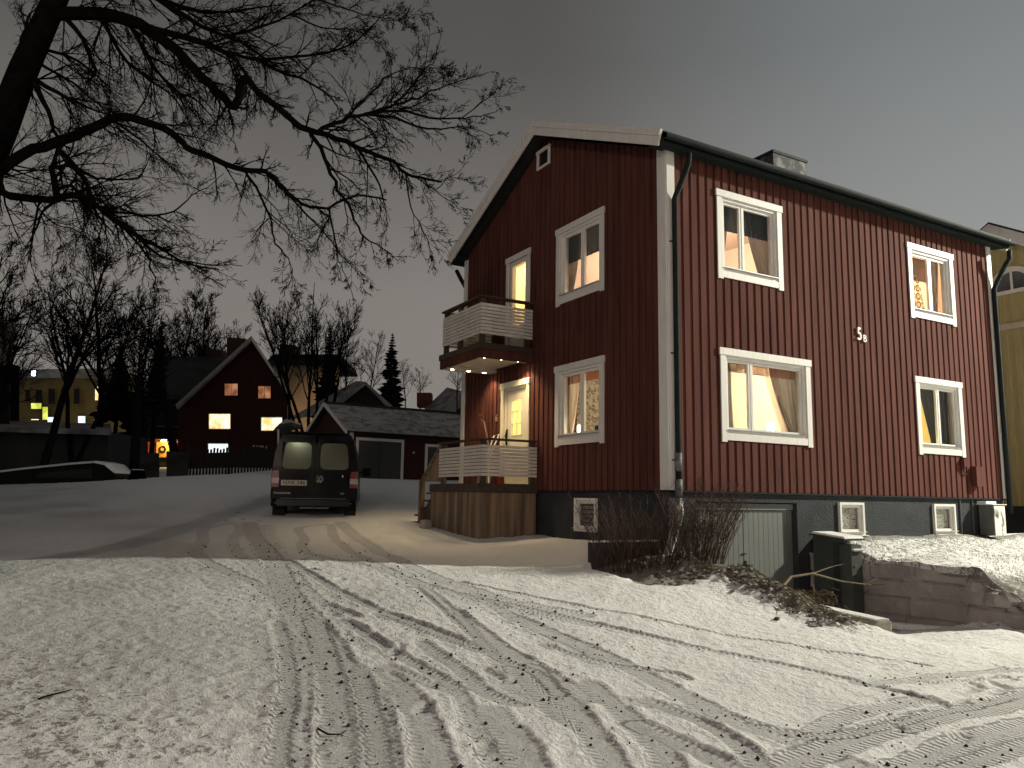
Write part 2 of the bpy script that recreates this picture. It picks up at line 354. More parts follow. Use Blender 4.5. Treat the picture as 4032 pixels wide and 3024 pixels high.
Z=Z+lump*amp*(1-.55*trk)*.8+fineN*(1.3+1.2*leftfg+3*bank)*(1-.75*trk)+rim*.009*(1+1.2*vnoise(x,y,.07,11))-trk*.011-soft*.006-foot*.016+frim*.007
Z=Z+.05*bank*vnoise(x,y,.16,8)*2+rub*(vnoise(x,y,.45,21)*.28+vnoise(x,y,.17,22)*.10)+lawn*(vnoise(x,y,.07,23)*.03)
trk=np.maximum(trk,foot*.8)
# scuffed ridges
me=bpy.data.meshes.new('snow_ground'); nx,ny=len(GX),len(GY)
me.vertices.add(nx*ny); me.vertices.foreach_set('co',np.c_[x,y,Z].astype(np.float32).ravel())
I=np.arange((nx-1)*(ny-1)); a=(I//(ny-1))*ny+I%(ny-1); F=np.c_[a,a+ny,a+ny+1,a+1]
me.loops.add(F.size); me.loops.foreach_set('vertex_index',F.ravel().astype(np.int32)); me.polygons.add(len(F))
me.polygons.foreach_set('loop_start',np.arange(0,F.size,4,dtype=np.int32)); me.polygons.foreach_set('loop_total',np.full(len(F),4,np.int32)); me.update()
me.polygons.foreach_set('use_smooth',np.ones(len(F),bool))
def attr(n,v): a_=me.attributes.new(n,'FLOAT','POINT'); a_.data.foreach_set('value',v.astype(np.float32))
attr('trk',np.clip(trk,0,1));attr('tu',tu);attr('tv',tv);attr('soft',soft);attr('thin',np.clip((1-ss(1.5,6.2,x+.45*(y+5)))*ss(3,6,-y+.15*x)*(.75+vnoise(x,y,1.1,41)*.9),0,1));attr('rim',rim)  # thin greys the left foreground snow to imitate lamp light fading there
dirt_dim=np.clip(lawn*.5*(1-ss(.05,.35,x))+leftfg*.75+lawn*.85*(1-.35*ss(.3,3,x))+rub*.6+bank*1.5+ramp*.1+.05,0,1.8); attr('dirt_dim',dirt_dim)  # leftfg share is part grit, part dimness painted into the snow
def snow_material():
    m=bpy.data.materials.new('trodden_snow'); m.use_nodes=True; nt=m.node_tree;N=nt.nodes;L=nt.links;b=N['Principled BSDF']
    b.inputs['Roughness'].default_value=.85; b.inputs['Specular IOR Level'].default_value=.25
    def at_(n): a=N.new('ShaderNodeAttribute');a.attribute_name=n;return a.outputs['Fac']
    def ma(op,a,c=None,d=None,cl=False):
        q=N.new('ShaderNodeMath');q.operation=op;q.use_clamp=cl
        for i,v in enumerate((a,c,d)):
            if v is None: continue
            if isinstance(v,(int,float)): q.inputs[i].default_value=v
            else: L.new(v,q.inputs[i])
        return q.outputs[0]
    tc=N.new('ShaderNodeTexCoord').outputs['Object']
    def no(sc,det=4,rough=.6):
        n=N.new('ShaderNodeTexNoise');n.inputs['Scale'].default_value=sc;n.inputs['Detail'].default_value=det;n.inputs['Roughness'].default_value=rough;L.new(tc,n.inputs['Vector']);return n.outputs['Fac']
    def mix(f,A,B):
        q=N.new('ShaderNodeMix');q.data_type='RGBA'
        if isinstance(f,(int,float)): q.inputs[0].default_value=f
        else: L.new(f,q.inputs[0])
        for i,v in((6,A),(7,B)):
            if isinstance(v,tuple): q.inputs[i].default_value=(*v,1)
            else: L.new(v,q.inputs[i])
        return q.outputs[2]
    T=at_('trk');D=at_('dirt_dim');SO=at_('soft')
    n1=no(24,5,.65);n2=no(2.2,4);n3=no(75,3);n4=no(9,4);n7=no(9,3);n8=no(1.3,3)
    snow=mix(n2,(.86,.86,.85),(.74,.74,.73)); snow=mix(at_('thin'),snow,mix(n4,(.40,.40,.385),(.62,.62,.60)))  # left-hand fall-off of light mixed into the snow colour
    cm=mix(n4,(.27,.27,.265),(.46,.46,.455))
    c=mix(ma('MULTIPLY',ma('MAXIMUM',T,ma('MULTIPLY',SO,.9)),.78,cl=True),snow,cm)
    # grit and grass showing through the snow; at left also darkening for fading light
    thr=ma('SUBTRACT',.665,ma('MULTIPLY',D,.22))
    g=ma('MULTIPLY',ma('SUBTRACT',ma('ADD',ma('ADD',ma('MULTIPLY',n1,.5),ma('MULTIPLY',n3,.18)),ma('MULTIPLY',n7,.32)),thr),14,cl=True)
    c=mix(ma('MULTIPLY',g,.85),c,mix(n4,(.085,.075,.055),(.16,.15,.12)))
    L.new(c,b.inputs['Base Color'])
    # tread blocks
    au=ma('ABSOLUTE',at_('tu')); ph=ma('ADD',ma('MULTIPLY',at_('tv'),2*math.pi/.055),ma('MULTIPLY',au,5.))
    tr=ma('MULTIPLY',ma('MULTIPLY',ma('SINE',ph),T),ma('GREATER_THAN',au,.16))
    h=ma('ADD',ma('MULTIPLY',tr,.007),ma('ADD',ma('MULTIPLY',ma('MULTIPLY',ma('MULTIPLY',n1,ma('ADD',.35,ma('MULTIPLY',n8,1.3))),ma('SUBTRACT',1,ma('MULTIPLY',T,.45))),.032),ma('MULTIPLY',n3,.008)))
    h=ma('ADD',h,ma('MULTIPLY',g,-.012))
    bp=N.new('ShaderNodeBump');bp.inputs['Strength'].default_value=.8;bp.inputs['Distance'].default_value=1;L.new(h,bp.inputs['Height']);L.new(bp.outputs[0],b.inputs['Normal'])
    return m
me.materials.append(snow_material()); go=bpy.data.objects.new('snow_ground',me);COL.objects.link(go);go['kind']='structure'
# grit
mb=MB()
grit=[]
for P,w,dep in tracks:
    if dep<0: continue
    L_=np.hypot(*np.diff(P,axis=0).T).sum(); n=int(L_*(24 if w>.4 else 9))
    for _ in range(n):
        i=random.randrange(len(P)); grit.append((P[i][0]+random.gauss(0,w*.6),P[i][1]+random.gauss(0,w*.6)))
for gx,gy in grit:
    if math.hypot(gx-CAM[0],gy-CAM[1])>14: continue
    i=min(max(np.searchsorted(GX,gx),1),nx-1);j=min(max(np.searchsorted(GY,gy),1),ny-1);zz=Z[i*ny+j]
    r=random.uniform(.004,.012)*(1.8 if random.random()<.15 else 1); vs=[(gx+r*a*random.uniform(.6,1.2),gy+r*b*random.uniform(.6,1.2),zz+r*.25+r*c*.8) for a,b,c in((1,0,0),(-1,0,0),(0,1,0),(0,-1,0),(0,0,1),(0,0,-1))]
    mb.add(vs,[(0,2,4),(2,1,4),(1,3,4),(3,0,4),(2,0,5),(1,2,5),(3,1,5),(0,3,5)])
g=mb.build('road_grit',M('dark_grit',(.03,.028,.026),.9));tag(g,'dark grit and pebbles scattered in the tyre tracks','grit');g['kind']='stuff'
# footprints
def footprint(p,ang,i):
    return None
# fallen twigs in the foreground
def groundz(px,py):
    i=min(max(np.searchsorted(GX,px),1),nx-1);j=min(max(np.searchsorted(GY,py),1),ny-1);return float(Z[i*ny+j])
for n,(pts,lab) in enumerate([([(1250,2870),(1290,2892),(1340,2892),(1365,2878)],'thin curved dark twig lying on a tyre track near the bottom'),([(150,2755),(190,2742),(240,2738),(285,2728)],'thin dark twig on thin snow at lower left')]):
    P=[hit(*p) for p in pts];P=[(p[0],p[1],groundz(p[0],p[1])+.012) for p in P]
    tag(MB().tube(P,[.006,.005,.004,.002],5).build('fallen_twig',BARK,org=P[0]),lab,'twig')
# ------------------------------------------------------------------ the red house
HX=-7.09; HY=9.09
H=thing('red_house','two storey red wooden house with white trim and grey basement','house',(-3.54,4.5,-.9))
RID=-3.545; ZR=7.05; ZE=5.46
def roofz(u): return ZR-(abs(u-RID))*(ZR-ZE)/3.545   # underside line at wall
class Wall:
    "maps (u,z,d) to world; d outward"
    def __init__(s,kind): s.k=kind
    def p(s,u,z,d): return (d,u,z) if s.k=='L' else (u,-d,z)
    def box(s,mb,u0,u1,z0,z1,d0,d1): mb.box(s.p(u0,z0,d0),s.p(u1,z1,d1))
L_=Wall('L');G_=Wall('G')
def strips(mb,W,u0,u1,zb,ztop,d0,d1,edges,holes):
    us=sorted(set([u0,u1]+[e for e in edges if u0<e<u1]+[h[i] for h in holes for i in(0,1) if u0<h[i]<u1]+([RID] if u0<RID<u1 else [])))
    for a,b in zip(us[:-1],us[1:]):
        if b-a<1e-4: continue
        m=(a+b)/2; segs=[(zb,None)]
        for h in holes:
            if h[0]<m<h[1]:
                new=[]
                for s0,s1 in segs:
                    top=s1 if s1 is not None else 1e9
                    if h[2]>s0 and h[2]<top: new.append((s0,h[2]))
                    if h[3]<top: new.append((max(s0,h[3]),s1))
                segs=new
        for s0,s1 in segs:
            ta=ztop(a) if s1 is None else s1; tb=ztop(b) if s1 is None else s1
            if min(ta,tb)<=s0: continue
            vs=[W.p(a,s0,d0),W.p(b,s0,d0),W.p(b,s0,d1),W.p(a,s0,d1),W.p(a,ta,d0),W.p(b,tb,d0),W.p(b,tb,d1),W.p(a,ta,d1)]
            mb.add(vs,[(0,3,2,1),(4,5,6,7),(0,1,5,4),(1,2,6,5),(2,3,7,6),(3,0,4,7)])
CW=.115
# windows: (wall,u0,u1,z0,z1) casing outer
WINS={'U1':(L_,1.06,2.60,3.50,5.0),'D1':(L_,1.065,3.198,.812,2.31),'U2':(L_,6.19,7.70,3.50,5.0),'D2':(L_,6.20,7.72,.82,2.31),
 'GU':(G_,-3.141,-1.613,3.50,5.0),'GD':(G_,-3.141,-1.613,.82,2.31)}
def hole(w,c=CW): return (w[1]+c,w[2]-c,w[3]+c,w[4]-c)
VENT=(G_,-3.90,-3.41,6.49,6.90); BDOOR=(G_,-5.10,-4.13,2.86,4.93); EDOOR=(G_,-5.24,-4.08,.12,2.23)
Lh=[hole(WINS[k]) for k in('U1','D1','U2','D2')]; Gh=[hole(WINS[k]) for k in('GU','GD')]+[hole(VENT,.07),(BDOOR[1]+CW,BDOOR[2]-CW,2.86,BDOOR[4]-CW),(EDOOR[1]+.12,EDOOR[2]-.12,.12,EDOOR[4]-.12)]
per=.177
mb=MB()
strips(mb,L_,0,HY,0,lambda u:ZE,-.03,0,[],Lh); strips(mb,G_,HX,0,0,roofz,-.03,0,[],Gh)
u=.16
while u<HY-.1:
    strips(mb,L_,u,min(u+.118,HY-.06),-.005,lambda u:ZE,0,.019+.003*math.sin(u*37),[],Lh); u+=per
u=HX+.13
while u<-.1:
    strips(mb,G_,u,min(u+.118,-.1),-.005,roofz,0,.024,[],Gh); u+=per*.965
mb.box((HX,HY,0),(HX+.03,0,ZE)); 
for s in(0,): 
    mb.prism([(HX,HY,0),(0,HY,0),(0,HY,ZE),(RID,HY,ZR),(HX,HY,ZE)],(0,-.03,0))
mb.build('wall_cladding',RED,H)
# foundation
GAR=(.53,2.82,-2.3,-.17)
BW=[(3.86,4.52,-.71,-.14),(6.60,7.29,-.71,-.14)]; GW=[(-2.53,-1.88,-.72,-.14)]
mb=MB()
strips(mb,L_,0,HY,-2.5,lambda u:-.006,-.30,-.03,[],[GAR]+BW); strips(mb,G_,HX,-.031,-1.6,lambda u:-.006,-.30,-.031,[],GW)
mb.box((HX,HY-.1,-1.5),(-.31,HY,-.006)); mb.box((HX,.31,-1.5),(HX+.1,HY-.11,-.006))
mb.build('foundation',CONC,H)
mb=MB(); mb.box((-.032,0.0,-.03),(.03,HY,-.008)); mb.box((HX,-.03,-.03),(-.033,.031,-.008)); mb.build('drip_board',DARKM,H)
# garage doors
g=MB()
L_.box(g,.55,2.80,-.29,-.19,-.20,-.10)
gd=g.build('door_lintel',GREYD,H)
for a,b in((.55,1.645),(1.657,2.80)):
    g=MB(); n=10; w=(b-a)/n
    for i in range(n): L_.box(g,a+i*w+.004,a+(i+1)*w-.004,-2.2,-.295,-.19,-.13)
    L_.box(g,a,b,-2.2,-.297,-.21,-.191)
    d=g.build('garage_door',GREYD,H)
    if a<1: 
        m=MB(); L_.box(m,1.66,1.70,-1.22,-1.10,-.129,-.113); L_.box(m,1.68,1.80,-1.18,-1.165,-.120,-.08); m.build('door_handle',DARKM,d); m=MB(); L_.box(m,1.60,1.70,-1.0,-.985,-.129,-.11); m.build('latch',DARKM,d)
# windows
def window(W,u0,u1,z0,z1,splits,cw=CW,par=H,proud=.048,casing=True,sashm=FRAMEW,top=True):
    root=None; m=MB()
    if casing:
        W.box(m,u0,u0+cw,z0-.03,z1-cw-.002,.0245,proud); W.box(m,u1-cw,u1,z0-.03,z1-cw-.002,.0245,proud)
        W.box(m,u0-.02,u1+.02,z1-cw,z1,.0245,proud+.012); W.box(m,u0+cw+.001,u1-cw-.001,z0,z0+cw,.0245,proud-.004)
        # reveal
        a,b,c,d=u0+cw,u1-cw,z0+cw,z1-cw
    else: a,b,c,d=u0,u1,z0,z1
    m2=MB()
    W.box(m2,a,a+.045,c,d,-.14,.022);W.box(m2,b-.045,b,c,d,-.14,.022);W.box(m2,a+.046,b-.046,d-.045,d,-.14,.022);W.box(m2,a+.046,b-.046,c,c+.05,-.14,.022)
    root=(m if casing else m2).build('window',WHITE if casing else sashm,par)
    if casing: m2.build('frame',sashm,root)
    # sashes
    A,B=a+.047,b-.047; cuts=[A]+[A+(B-A)*s for s in splits]+[B]; C0,D0=c+.052,d-.047
    s=MB();gl=MB()
    for i,(p,q) in enumerate(zip(cuts[:-1],cuts[1:])):
        p+=.004;q-=.004;t=.048
        W.box(s,p,p+t,C0,D0,-.07,-.02);W.box(s,q-t,q,C0,D0,-.07,-.02);W.box(s,p+t+.001,q-t-.001,D0-t,D0,-.068,-.02);W.box(s,p+t+.001,q-t-.001,C0,C0+t,-.068,-.02)
        gl.quad(W.p(p+t,C0+t,-.045),W.p(q-t,C0+t,-.045),W.p(q-t,D0-t,-.045),W.p(p+t,D0-t,-.045))
        if i>0: W.box(s,p-.012,p-.001,C0,D0,-.06,-.012)
    s.build('sash',sashm,root); gl.build('pane',GL,root)
    si=MB(); W.box(si,a+.01,b-.01,c+.051,c+.058,-.02,.07); si.build('sill',STEEL if casing else sashm,root)
    return root
window(*WINS['U1'],[.38]); window(*WINS['D1'],[.315]); window(*WINS['U2'],[.52]); window(*WINS['D2'],[.52])
window(*WINS['GU'],[.53]); window(*WINS['GD'],[.53])
# gable vent window
m=MB(); 
v=VENT; G_.box(m,v[1]-.02,v[2]+.02,v[4]-.07,v[4],.0245,.055);G_.box(m,v[1],v[1]+.07,v[3],v[4]-.071,.0245,.048);G_.box(m,v[2]-.07,v[2],v[3],v[4]-.071,.0245,.048);G_.box(m,v[1]+.071,v[2]-.071,v[3],v[3]+.05,.0245,.044)
r=m.build('gable_vent',WHITE,H); m=MB(); G_.box(m,v[1]+.07,v[2]-.07,v[3]+.05,v[4]-.07,-.03,-.02); m.build('vent_grille',DARKM,r)
# basement windows
r=window(G_,*GW[0],[],par=H,casing=False)
m=MB()
for k in range(6): 
    z=-.22-.078*k; G_.box(m,-2.43,-1.98,z-.033,z+.030,-.12,-.10)
m.build('blind_slats',M('pale_slats',(.30,.30,.28),.6),r)
SEQ=patterned('crinkled_film',(.05,.05,.045),(.62,.60,.52),'voronoi',26,0,.15,.5,(1,1,1),.25)
for b in BW:
    r=window(L_,*b,[],par=H,casing=False)
    m=MB(); L_.box(m,b[0]+.1,b[1]-.1,b[2]+.1,b[3]-.09,-.10,-.09); m.build('crinkled_blind',SEQ,r)
    m=MB(); L_.box(m,b[0]-.03,b[1]+.05,b[2]-.015,b[2]+.0,-.03,.06); m.build('ledge',WHITE,r)
# corner boards
m=MB(); m.box((-.165,-.048,-.002),(0.03,-.0245,ZE+.02)); m.box((.0245,-.0244,-.002),(.048,.135,ZE-.05)); m.build('corner_board',WHITE,H)
m=MB(); m.box((.0245,HY-.11,-.002),(.048,HY+.04,ZE-.05)); m.box((-.15,HY+.001,-.002),(.0244,HY+.04,ZE)); m.build('corner_board',WHITE,H)
m=MB(); m.box((HX-.04,-.048,-.002),(HX+.125,-.0245,ZE-.05)); m.box((HX-.04,-.0244,-.002),(HX-.001,.15,ZE-.1)); m.build('corner_board',WHITE,H)
# roof
OV=.33; EV=.30; SL=(ZR-ZE)/3.545
def roof_at(xx): return ZR+.30-abs(xx-RID)*SL*1.03
for sgn in(1,-1):
    xe=RID+sgn*(3.545+EV)
    m=MB(); m.prism([(RID,-OV,roof_at(RID)),(xe,-OV,roof_at(xe)),(xe,-OV,roof_at(xe)-.16),(RID,-OV,roof_at(RID)-.16)],(0,HY+2*OV,0))
    rf=m.build('roof',ROOFM,H)
    # verge boards
    for y0,dy in((-OV-.032,.03),(HY+OV+.002,.03)):
        m=MB(); m.prism([(RID,y0,roof_at(RID)+.005),(xe+sgn*.02,y0,roof_at(xe)+.0),(xe-sgn*.07,y0,roof_at(xe)-.24),(RID,y0,roof_at(RID)-.29)],(0,dy,0))
        m.prism([(RID,y0-.02*(1 if y0<0 else -1),roof_at(RID)+.0),(xe+sgn*.02,y0-.02*(1 if y0<0 else -1),roof_at(xe)-.004),(xe-sgn*.02,y0-.02*(1 if y0<0 else -1),roof_at(xe)-.10),(RID,y0-.02*(1 if y0<0 else -1),roof_at(RID)-.12)],(0,.018*(1 if y0<0 else -1),0))
        m.build('verge_board',WHITE,H)
    # gutter
    m=MB(); pts=[(xe+sgn*.06,-OV+.0,roof_at(xe)-.10),(xe+sgn*.06,HY+OV+.05,roof_at(xe)-.10)]
    n=8; 
    for i in range(n):
        a0=math.pi+math.pi*i/n;a1=math.pi+math.pi*(i+1)/n
        for q in(0,): m.add([(pts[0][0]+.065*math.cos(a0),pts[0][1],pts[0][2]+.065*math.sin(a0)),(pts[0][0]+.065*math.cos(a1),pts[0][1],pts[0][2]+.065*math.sin(a1)),(pts[1][0]+.065*math.cos(a1),pts[1][1],pts[1][2]+.065*math.sin(a1)),(pts[1][0]+.065*math.cos(a0),pts[1][1],pts[1][2]+.065*math.sin(a0))],[(0,1,2,3)])
    m.box((xe-sgn*.02,-OV,roof_at(xe)-.22),(xe,HY+OV,roof_at(xe)-.02))
    m.build('gutter',DARKM,H)
    m=MB(); m.prism([(RID+sgn*3.50,-OV+.01,ZE-.04),(xe-sgn*.03,-OV+.01,roof_at(xe)-.20),(xe-sgn*.03,-OV+.01,roof_at(xe)-.17),(RID+sgn*3.50,-OV+.01,ZE+.04)],(0,HY+2*OV-.02,0)); m.build('soffit',DARKM,H)
ch=MB(); ch.box((-3.95,6.1,6.6),(-3.15,7.25,8.10)); c=ch.build('chimney',two_tone('mottled_chimney',(.03,.03,.03),(.12,.125,.125),4,.5,.62),H)
ch=MB(); ch.box((-3.98,6.07,8.102),(-3.12,7.28,8.17)); ch.build('chimney_cap',ROOFM,c)
# downpipes
XE=.30
m=MB(); m.tube([(XE+.06,.17,5.28),(XE+.05,.16,5.12),(.28,.16,5.0),(.14,.12,4.72),(.10,.09,4.6),(.10,.09,3),(.10,.09,1),(.10,.09,-.02)],.047,12); p=m.build('downpipe',DARKM,H,smooth=True)
m=MB(); m.tube([(.10,.09,.56),(.10,.09,.28)],.056,12); m.tube([(.10,.09,.16),(.10,.09,-.10)],.058,12); m.tube([(.10,.09,-.12),(.10,.09,-.30)],.046,12); m.build('pipe_joint',M('grey_joint',(.12,.13,.13),.6,.5,14),p,smooth=True)
for z in(3.9,2.1,.45): MB().tube([(.03,.0,z),(.10,.09,z)],.012,6).build('pipe_bracket',DARKM,p)
WRAP=two_tone('weathered_wrap',(.08,.065,.045),(.60,.58,.53),6,.36,.52,.7,.5,30,(3,3,.6))
m=MB(); m.tube([(.10,.09,-.17),(.10,.09,-.35),(.06,.04,-.6),(.02,-.03,-.85),(.0,-.08,-1.0),(-.0,-.11,-1.12)],[.062,.07,.066,.062,.058,.05],12); m.build('drain_hose',WRAP,p,smooth=True)
m=MB(); m.tube([(XE+.06,HY+.20,5.28),(XE+.05,HY+.2,5.1),(.28,HY+.16,4.98),(.14,HY+.03,4.60),(.10,HY-.02,4.45),(.10,HY-.02,2),(.10,HY-.02,-.3)],.05,12); m.build('downpipe',DARKM,H,smooth=True)
m=MB(); m.tube([(HX-.36,-.1,5.25),(HX-.2,-.05,5.0),(HX-.09,.05,4.75),(HX-.09,.05,4.5)],.05,10); m.build('downpipe',DARKM,H,smooth=True)
# wall bits
m=MB(); m.box((.024,7.55,.60),(.10,7.70,.76)); m.tube([(.07,7.58,.6),(.05,7.6,.5),(.04,7.7,.45)],.015,6); tag(m.build('vent_cowl',RED,org=(.02,7.6,.6)),'small red painted box on the long red wall under the lower right window','vent')
m=MB(); m.box((.024,7.90,.22),(.13,8.10,.62)); tag(m.build('junction_box',RED,org=(.02,8,.2)),'taller red painted utility box low on the long wall near its far corner','utility box')
for yy in(7.50,7.92):
    m=MB(); m.tube([(-.015,yy,-.03),(-.015,yy,-.72)],.018,6); m.build('cable_conduit',M('conduit_grey',(.06,.065,.068),.7),H)
mbx=thing('meter_cabinet','grey electricity cabinet with pale front and snow on top at the foundation','utility box',(.2,8.3,-.75))
m=MB(); m.box((.02,8.08,-.74),(.30,8.50,-.14)); m.build('case',M('grey_cabinet',(.10,.10,.095),.6),mbx)
m=MB(); m.box((.301,8.10,-.74),(.312,8.48,-.16)); m.build('door',two_tone('peeling_panel',(.07,.06,.05),(.66,.64,.60),7,.40,.47,.7,.2,20,(1,1,.5)),mbx)
m=MB(); m.box((.0,8.02,-.139),(.33,8.54,-.125)); m.box((.01,8.04,-.124),(.2,8.40,-.07)); m.build('snow_lid',SNOWC,mbx,bevel=.01)
# house number 5 B
MX=Matrix.Translation((.045,4.57,2.93))@Matrix(((0,0,1,0),(1,0,0,0),(0,1,0,0),(0,0,0,1)))
t=thing('house_number','white house number 5 with a small letter B on the long red wall','sign',(.045,4.57,2.8))
def mt(y,z): return Matrix.Translation((.0,y,z))@Matrix(((0,0,1,0),(1,0,0,0),(0,1,0,0),(0,0,0,1)))
NUMM=M('off_white_numeral',(.72,.69,.60),.4)
text('5',.34,.012,NUMM,'numeral',mt(0,.135)@Matrix.Scale(.82,4,(1,0,0)),t); text('B',.19,.008,NUMM,'letter',mt(.155,.07),t)
t=thing('door_numeral','small gold numeral 6 beside the lit front door','sign',(-5.44,-.03,1.45))
text('6',.22,.008,M('brass',(.55,.42,.18),.4,metal=.5),'numeral',Matrix.Translation((0,0,.07))@Matrix(((1,0,0,0),(0,0,-1,0),(0,1,0,0),(0,0,0,1)))@Matrix.Scale(.8,4,(1,0,0)),t)
# entrance door
m=MB(); a=EDOOR; G_.box(m,a[1],a[1]+.12,a[3]-.01,a[4]-.12,.0245,.05);G_.box(m,a[2]-.12,a[2],a[3]-.01,a[4]-.12,.0245,.05);G_.box(m,a[1]-.02,a[2]+.02,a[4]-.119,a[4],.0245,.062)
d=m.build('front_door',DOORC,H)
u0,u1=-5.12,-4.20
m=MB(); G_.box(m,u0,u0+.055,.12,2.11,-.10,.02);G_.box(m,u1-.055,u1,.12,2.11,-.10,.02);G_.box(m,u0+.056,u1-.056,2.055,2.11,-.10,.02);G_.box(m,u0+.056,u1-.056,.12,.145,-.1,.02); m.build('door_frame',DOORC,d)
m=MB(); gl=(-4.87,-4.45,1.10,1.86); strips(m,G_,u0+.058,u1-.058,.15,lambda u:2.052,-.055,-.01,[],[gl]); m.build('door_leaf',DOORC,d)
m=MB(); 
G_.box(m,gl[0]-.0,gl[0]+.02,gl[2],gl[3],-.04,0);G_.box(m,gl[1]-.02,gl[1],gl[2],gl[3],-.04,0);G_.box(m,gl[0],gl[1],gl[2],gl[2]+.02,-.038,-.001);G_.box(m,gl[0],gl[1],gl[3]-.02,gl[3],-.038,-.001)
G_.box(m,-4.667,-4.653,gl[2],gl[3],-.037,-.003)
for k in(1,2): z=gl[2]+(gl[3]-gl[2])*k/3; G_.box(m,gl[0],gl[1],z-.007,z+.007,-.036,-.004)
m.build('glazing_bars',FRAMEW,d)
m=MB(); m.quad(G_.p(gl[0],gl[2],-.03),G_.p(gl[1],gl[2],-.03),G_.p(gl[1],gl[3],-.03),G_.p(gl[0],gl[3],-.03)); m.build('pane',GL,d)
m=MB(); m.tube([G_.p(-5.025,.93,.0),G_.p(-5.025,1.0,.02),G_.p(-5.025,1.26,.0),G_.p(-5.025,1.10,.05),G_.p(-4.93,1.02,.06)],[.02,.022,.02,.014,.010],6); m.build('door_handle',DARKM,d)
# balcony door
a=BDOOR; m=MB(); G_.box(m,a[1],a[1]+CW,a[3],a[4]-CW,.0245,.048);G_.box(m,a[2]-CW,a[2],a[3],a[4]-CW,.0245,.048);G_.box(m,a[1]-.02,a[2]+.02,a[4]-CW+.001,a[4],.0245,.06)
d=m.build('balcony_door',WHITE,H)
u0,u1=a[1]+CW,a[2]-CW; m=MB()
for (p,q,r,s) in((u0,u0+.10,2.86,4.81),(u1-.10,u1,2.86,4.81)): G_.box(m,p,q,r,s,-.08,.01)
G_.box(m,u0+.101,u1-.101,4.71,4.81,-.08,.01);G_.box(m,u0+.101,u1-.101,2.86,3.40,-.07,.0); m.build('door_leaf',FRAMEW,d)
m=MB(); m.quad(G_.p(u0+.1,3.4,-.04),G_.p(u1-.1,3.4,-.04),G_.p(u1-.1,4.71,-.04),G_.p(u0+.1,4.71,-.04)); m.build('pane',GL,d)
# rooms -------------------------------------------------------
def room(x0,x1,y0,y1,z0,z1,mat,gh=(),lh=(),cover=False):
    m=MB()
    m.quad((x0,y0,z0),(x0,y1,z0),(x0,y1,z1),(x0,y0,z1)); m.quad((x0,y1,z0),(x1,y1,z0),(x1,y1,z1),(x0,y1,z1))
    m.quad((x0,y0,z1),(x1,y0,z1),(x1,y1,z1),(x0,y1,z1)); m.quad((x0,y0,z0),(x1,y0,z0),(x1,y1,z0),(x0,y1,z0))
    strips(m,G_,x0,x1,z0,lambda u:z1,-y0-.005,-y0,[],list(gh)); 
    strips(m,L_,y0,y1,z0,lambda u:z1,x1,x1+.005,[],list(lh))
    return m.build('interior_room',mat,H)
def hw(k): h=hole(WINS[k]); return (h[0],h[1],h[2]+.02,h[3])
room(-3.6,-.15,.15,4.2,2.78,5.25,PINKWALL,[hw('GU')],[hw('U1')])
room(-3.6,-.15,.15,4.2,.05,2.60,WARMWALL,[hw('GD')],[hw('D1')])
room(-3.6,-.15,5.0,8.9,2.78,5.25,PINKWALL,[],[hw('U2')])
room(-3.6,-.15,5.0,8.9,.05,2.60,YELLOWWALL,[],[hw('D2')])
room(-6.9,-3.75,.11,2.4,2.78,5.1,YELLOWWALL,[(-4.985,-4.245,2.86,4.82)],[])
room(-6.9,-3.75,.11,2.4,.08,2.60,YELLOWWALL,[(-5.12,-4.20,.12,2.11)],[])
m=MB(); m.box((-3.55,.3,.05),(-2.9,1.75,2.58)); m.build('wallpapered_pier',LEAFW,H)
m=MB(); m.box((-3.58,2.9,2.78),(-3.5,3.75,4.85)); m.build('interior_door',M('brown_door',(.12,.05,.03),.6),H)
def plamp(loc,col,P,r=.12,name='room_light'):
    l=bpy.data.lights.new(name,'POINT');l.energy=P;l.color=col;l.shadow_soft_size=r;o=bpy.data.objects.new(name,l);o.location=loc;COL.objects.link(o);return o
WARM=(1,.72,.42)
plamp((-1.9,2.3,4.9),(1,.76,.52),170); plamp((-1.7,2.5,2.25),(1,.81,.53),235); plamp((-1.8,7.1,4.8),(1,.74,.48),190); plamp((-1.6,6.2,2.2),(1,.84,.48),130)
plamp((-4.9,1.3,4.8),(1,.80,.52),220); plamp((-5.0,1.3,2.4),(1,.88,.44),190)
# curtains, blinds
def curtain(W,top,bot,z0,z1,mat,lab,folds=6,d=-.175,amp=.025,tie=None,name='curtain',cat='curtain',curve=1.6):
    "top/bot: (ua,ub) ranges; sheet wavy in depth"
    uc=(top[0]+top[1])/2; sh=(-d-.045)*((uc+8.1)/9.26 if W.k=='L' else (uc-9.26)/8.1); top=(top[0]+sh,top[1]+sh); bot=(bot[0]+sh,bot[1]+sh)
    nz,nu=18,folds*6; vs=[];fs=[]
    for i in range(nz+1):
        t=i/nz; k=t**curve; z=z1+(z0-z1)*t
        a=top[0]+(bot[0]-top[0])*k;b=top[1]+(bot[1]-top[1])*k
        for j in range(nu+1):
            s=j/nu; vs.append(W.p(a+(b-a)*s,z,d+amp*(.5+.5*t+.4*math.sin(s*9+folds))*math.sin(s*folds*2*math.pi+1.2*math.sin(s*7)+.5*math.sin(t*4+s*3))))
    for i in range(nz):
        for j in range(nu): q=i*(nu+1)+j; fs.append((q,q+1,q+nu+2,q+nu+1))
    m=MB().add(vs,fs); o=m.build(name,mat,org=W.p((top[0]+top[1])/2,z0,d),smooth=True); return tag(o,lab,cat)
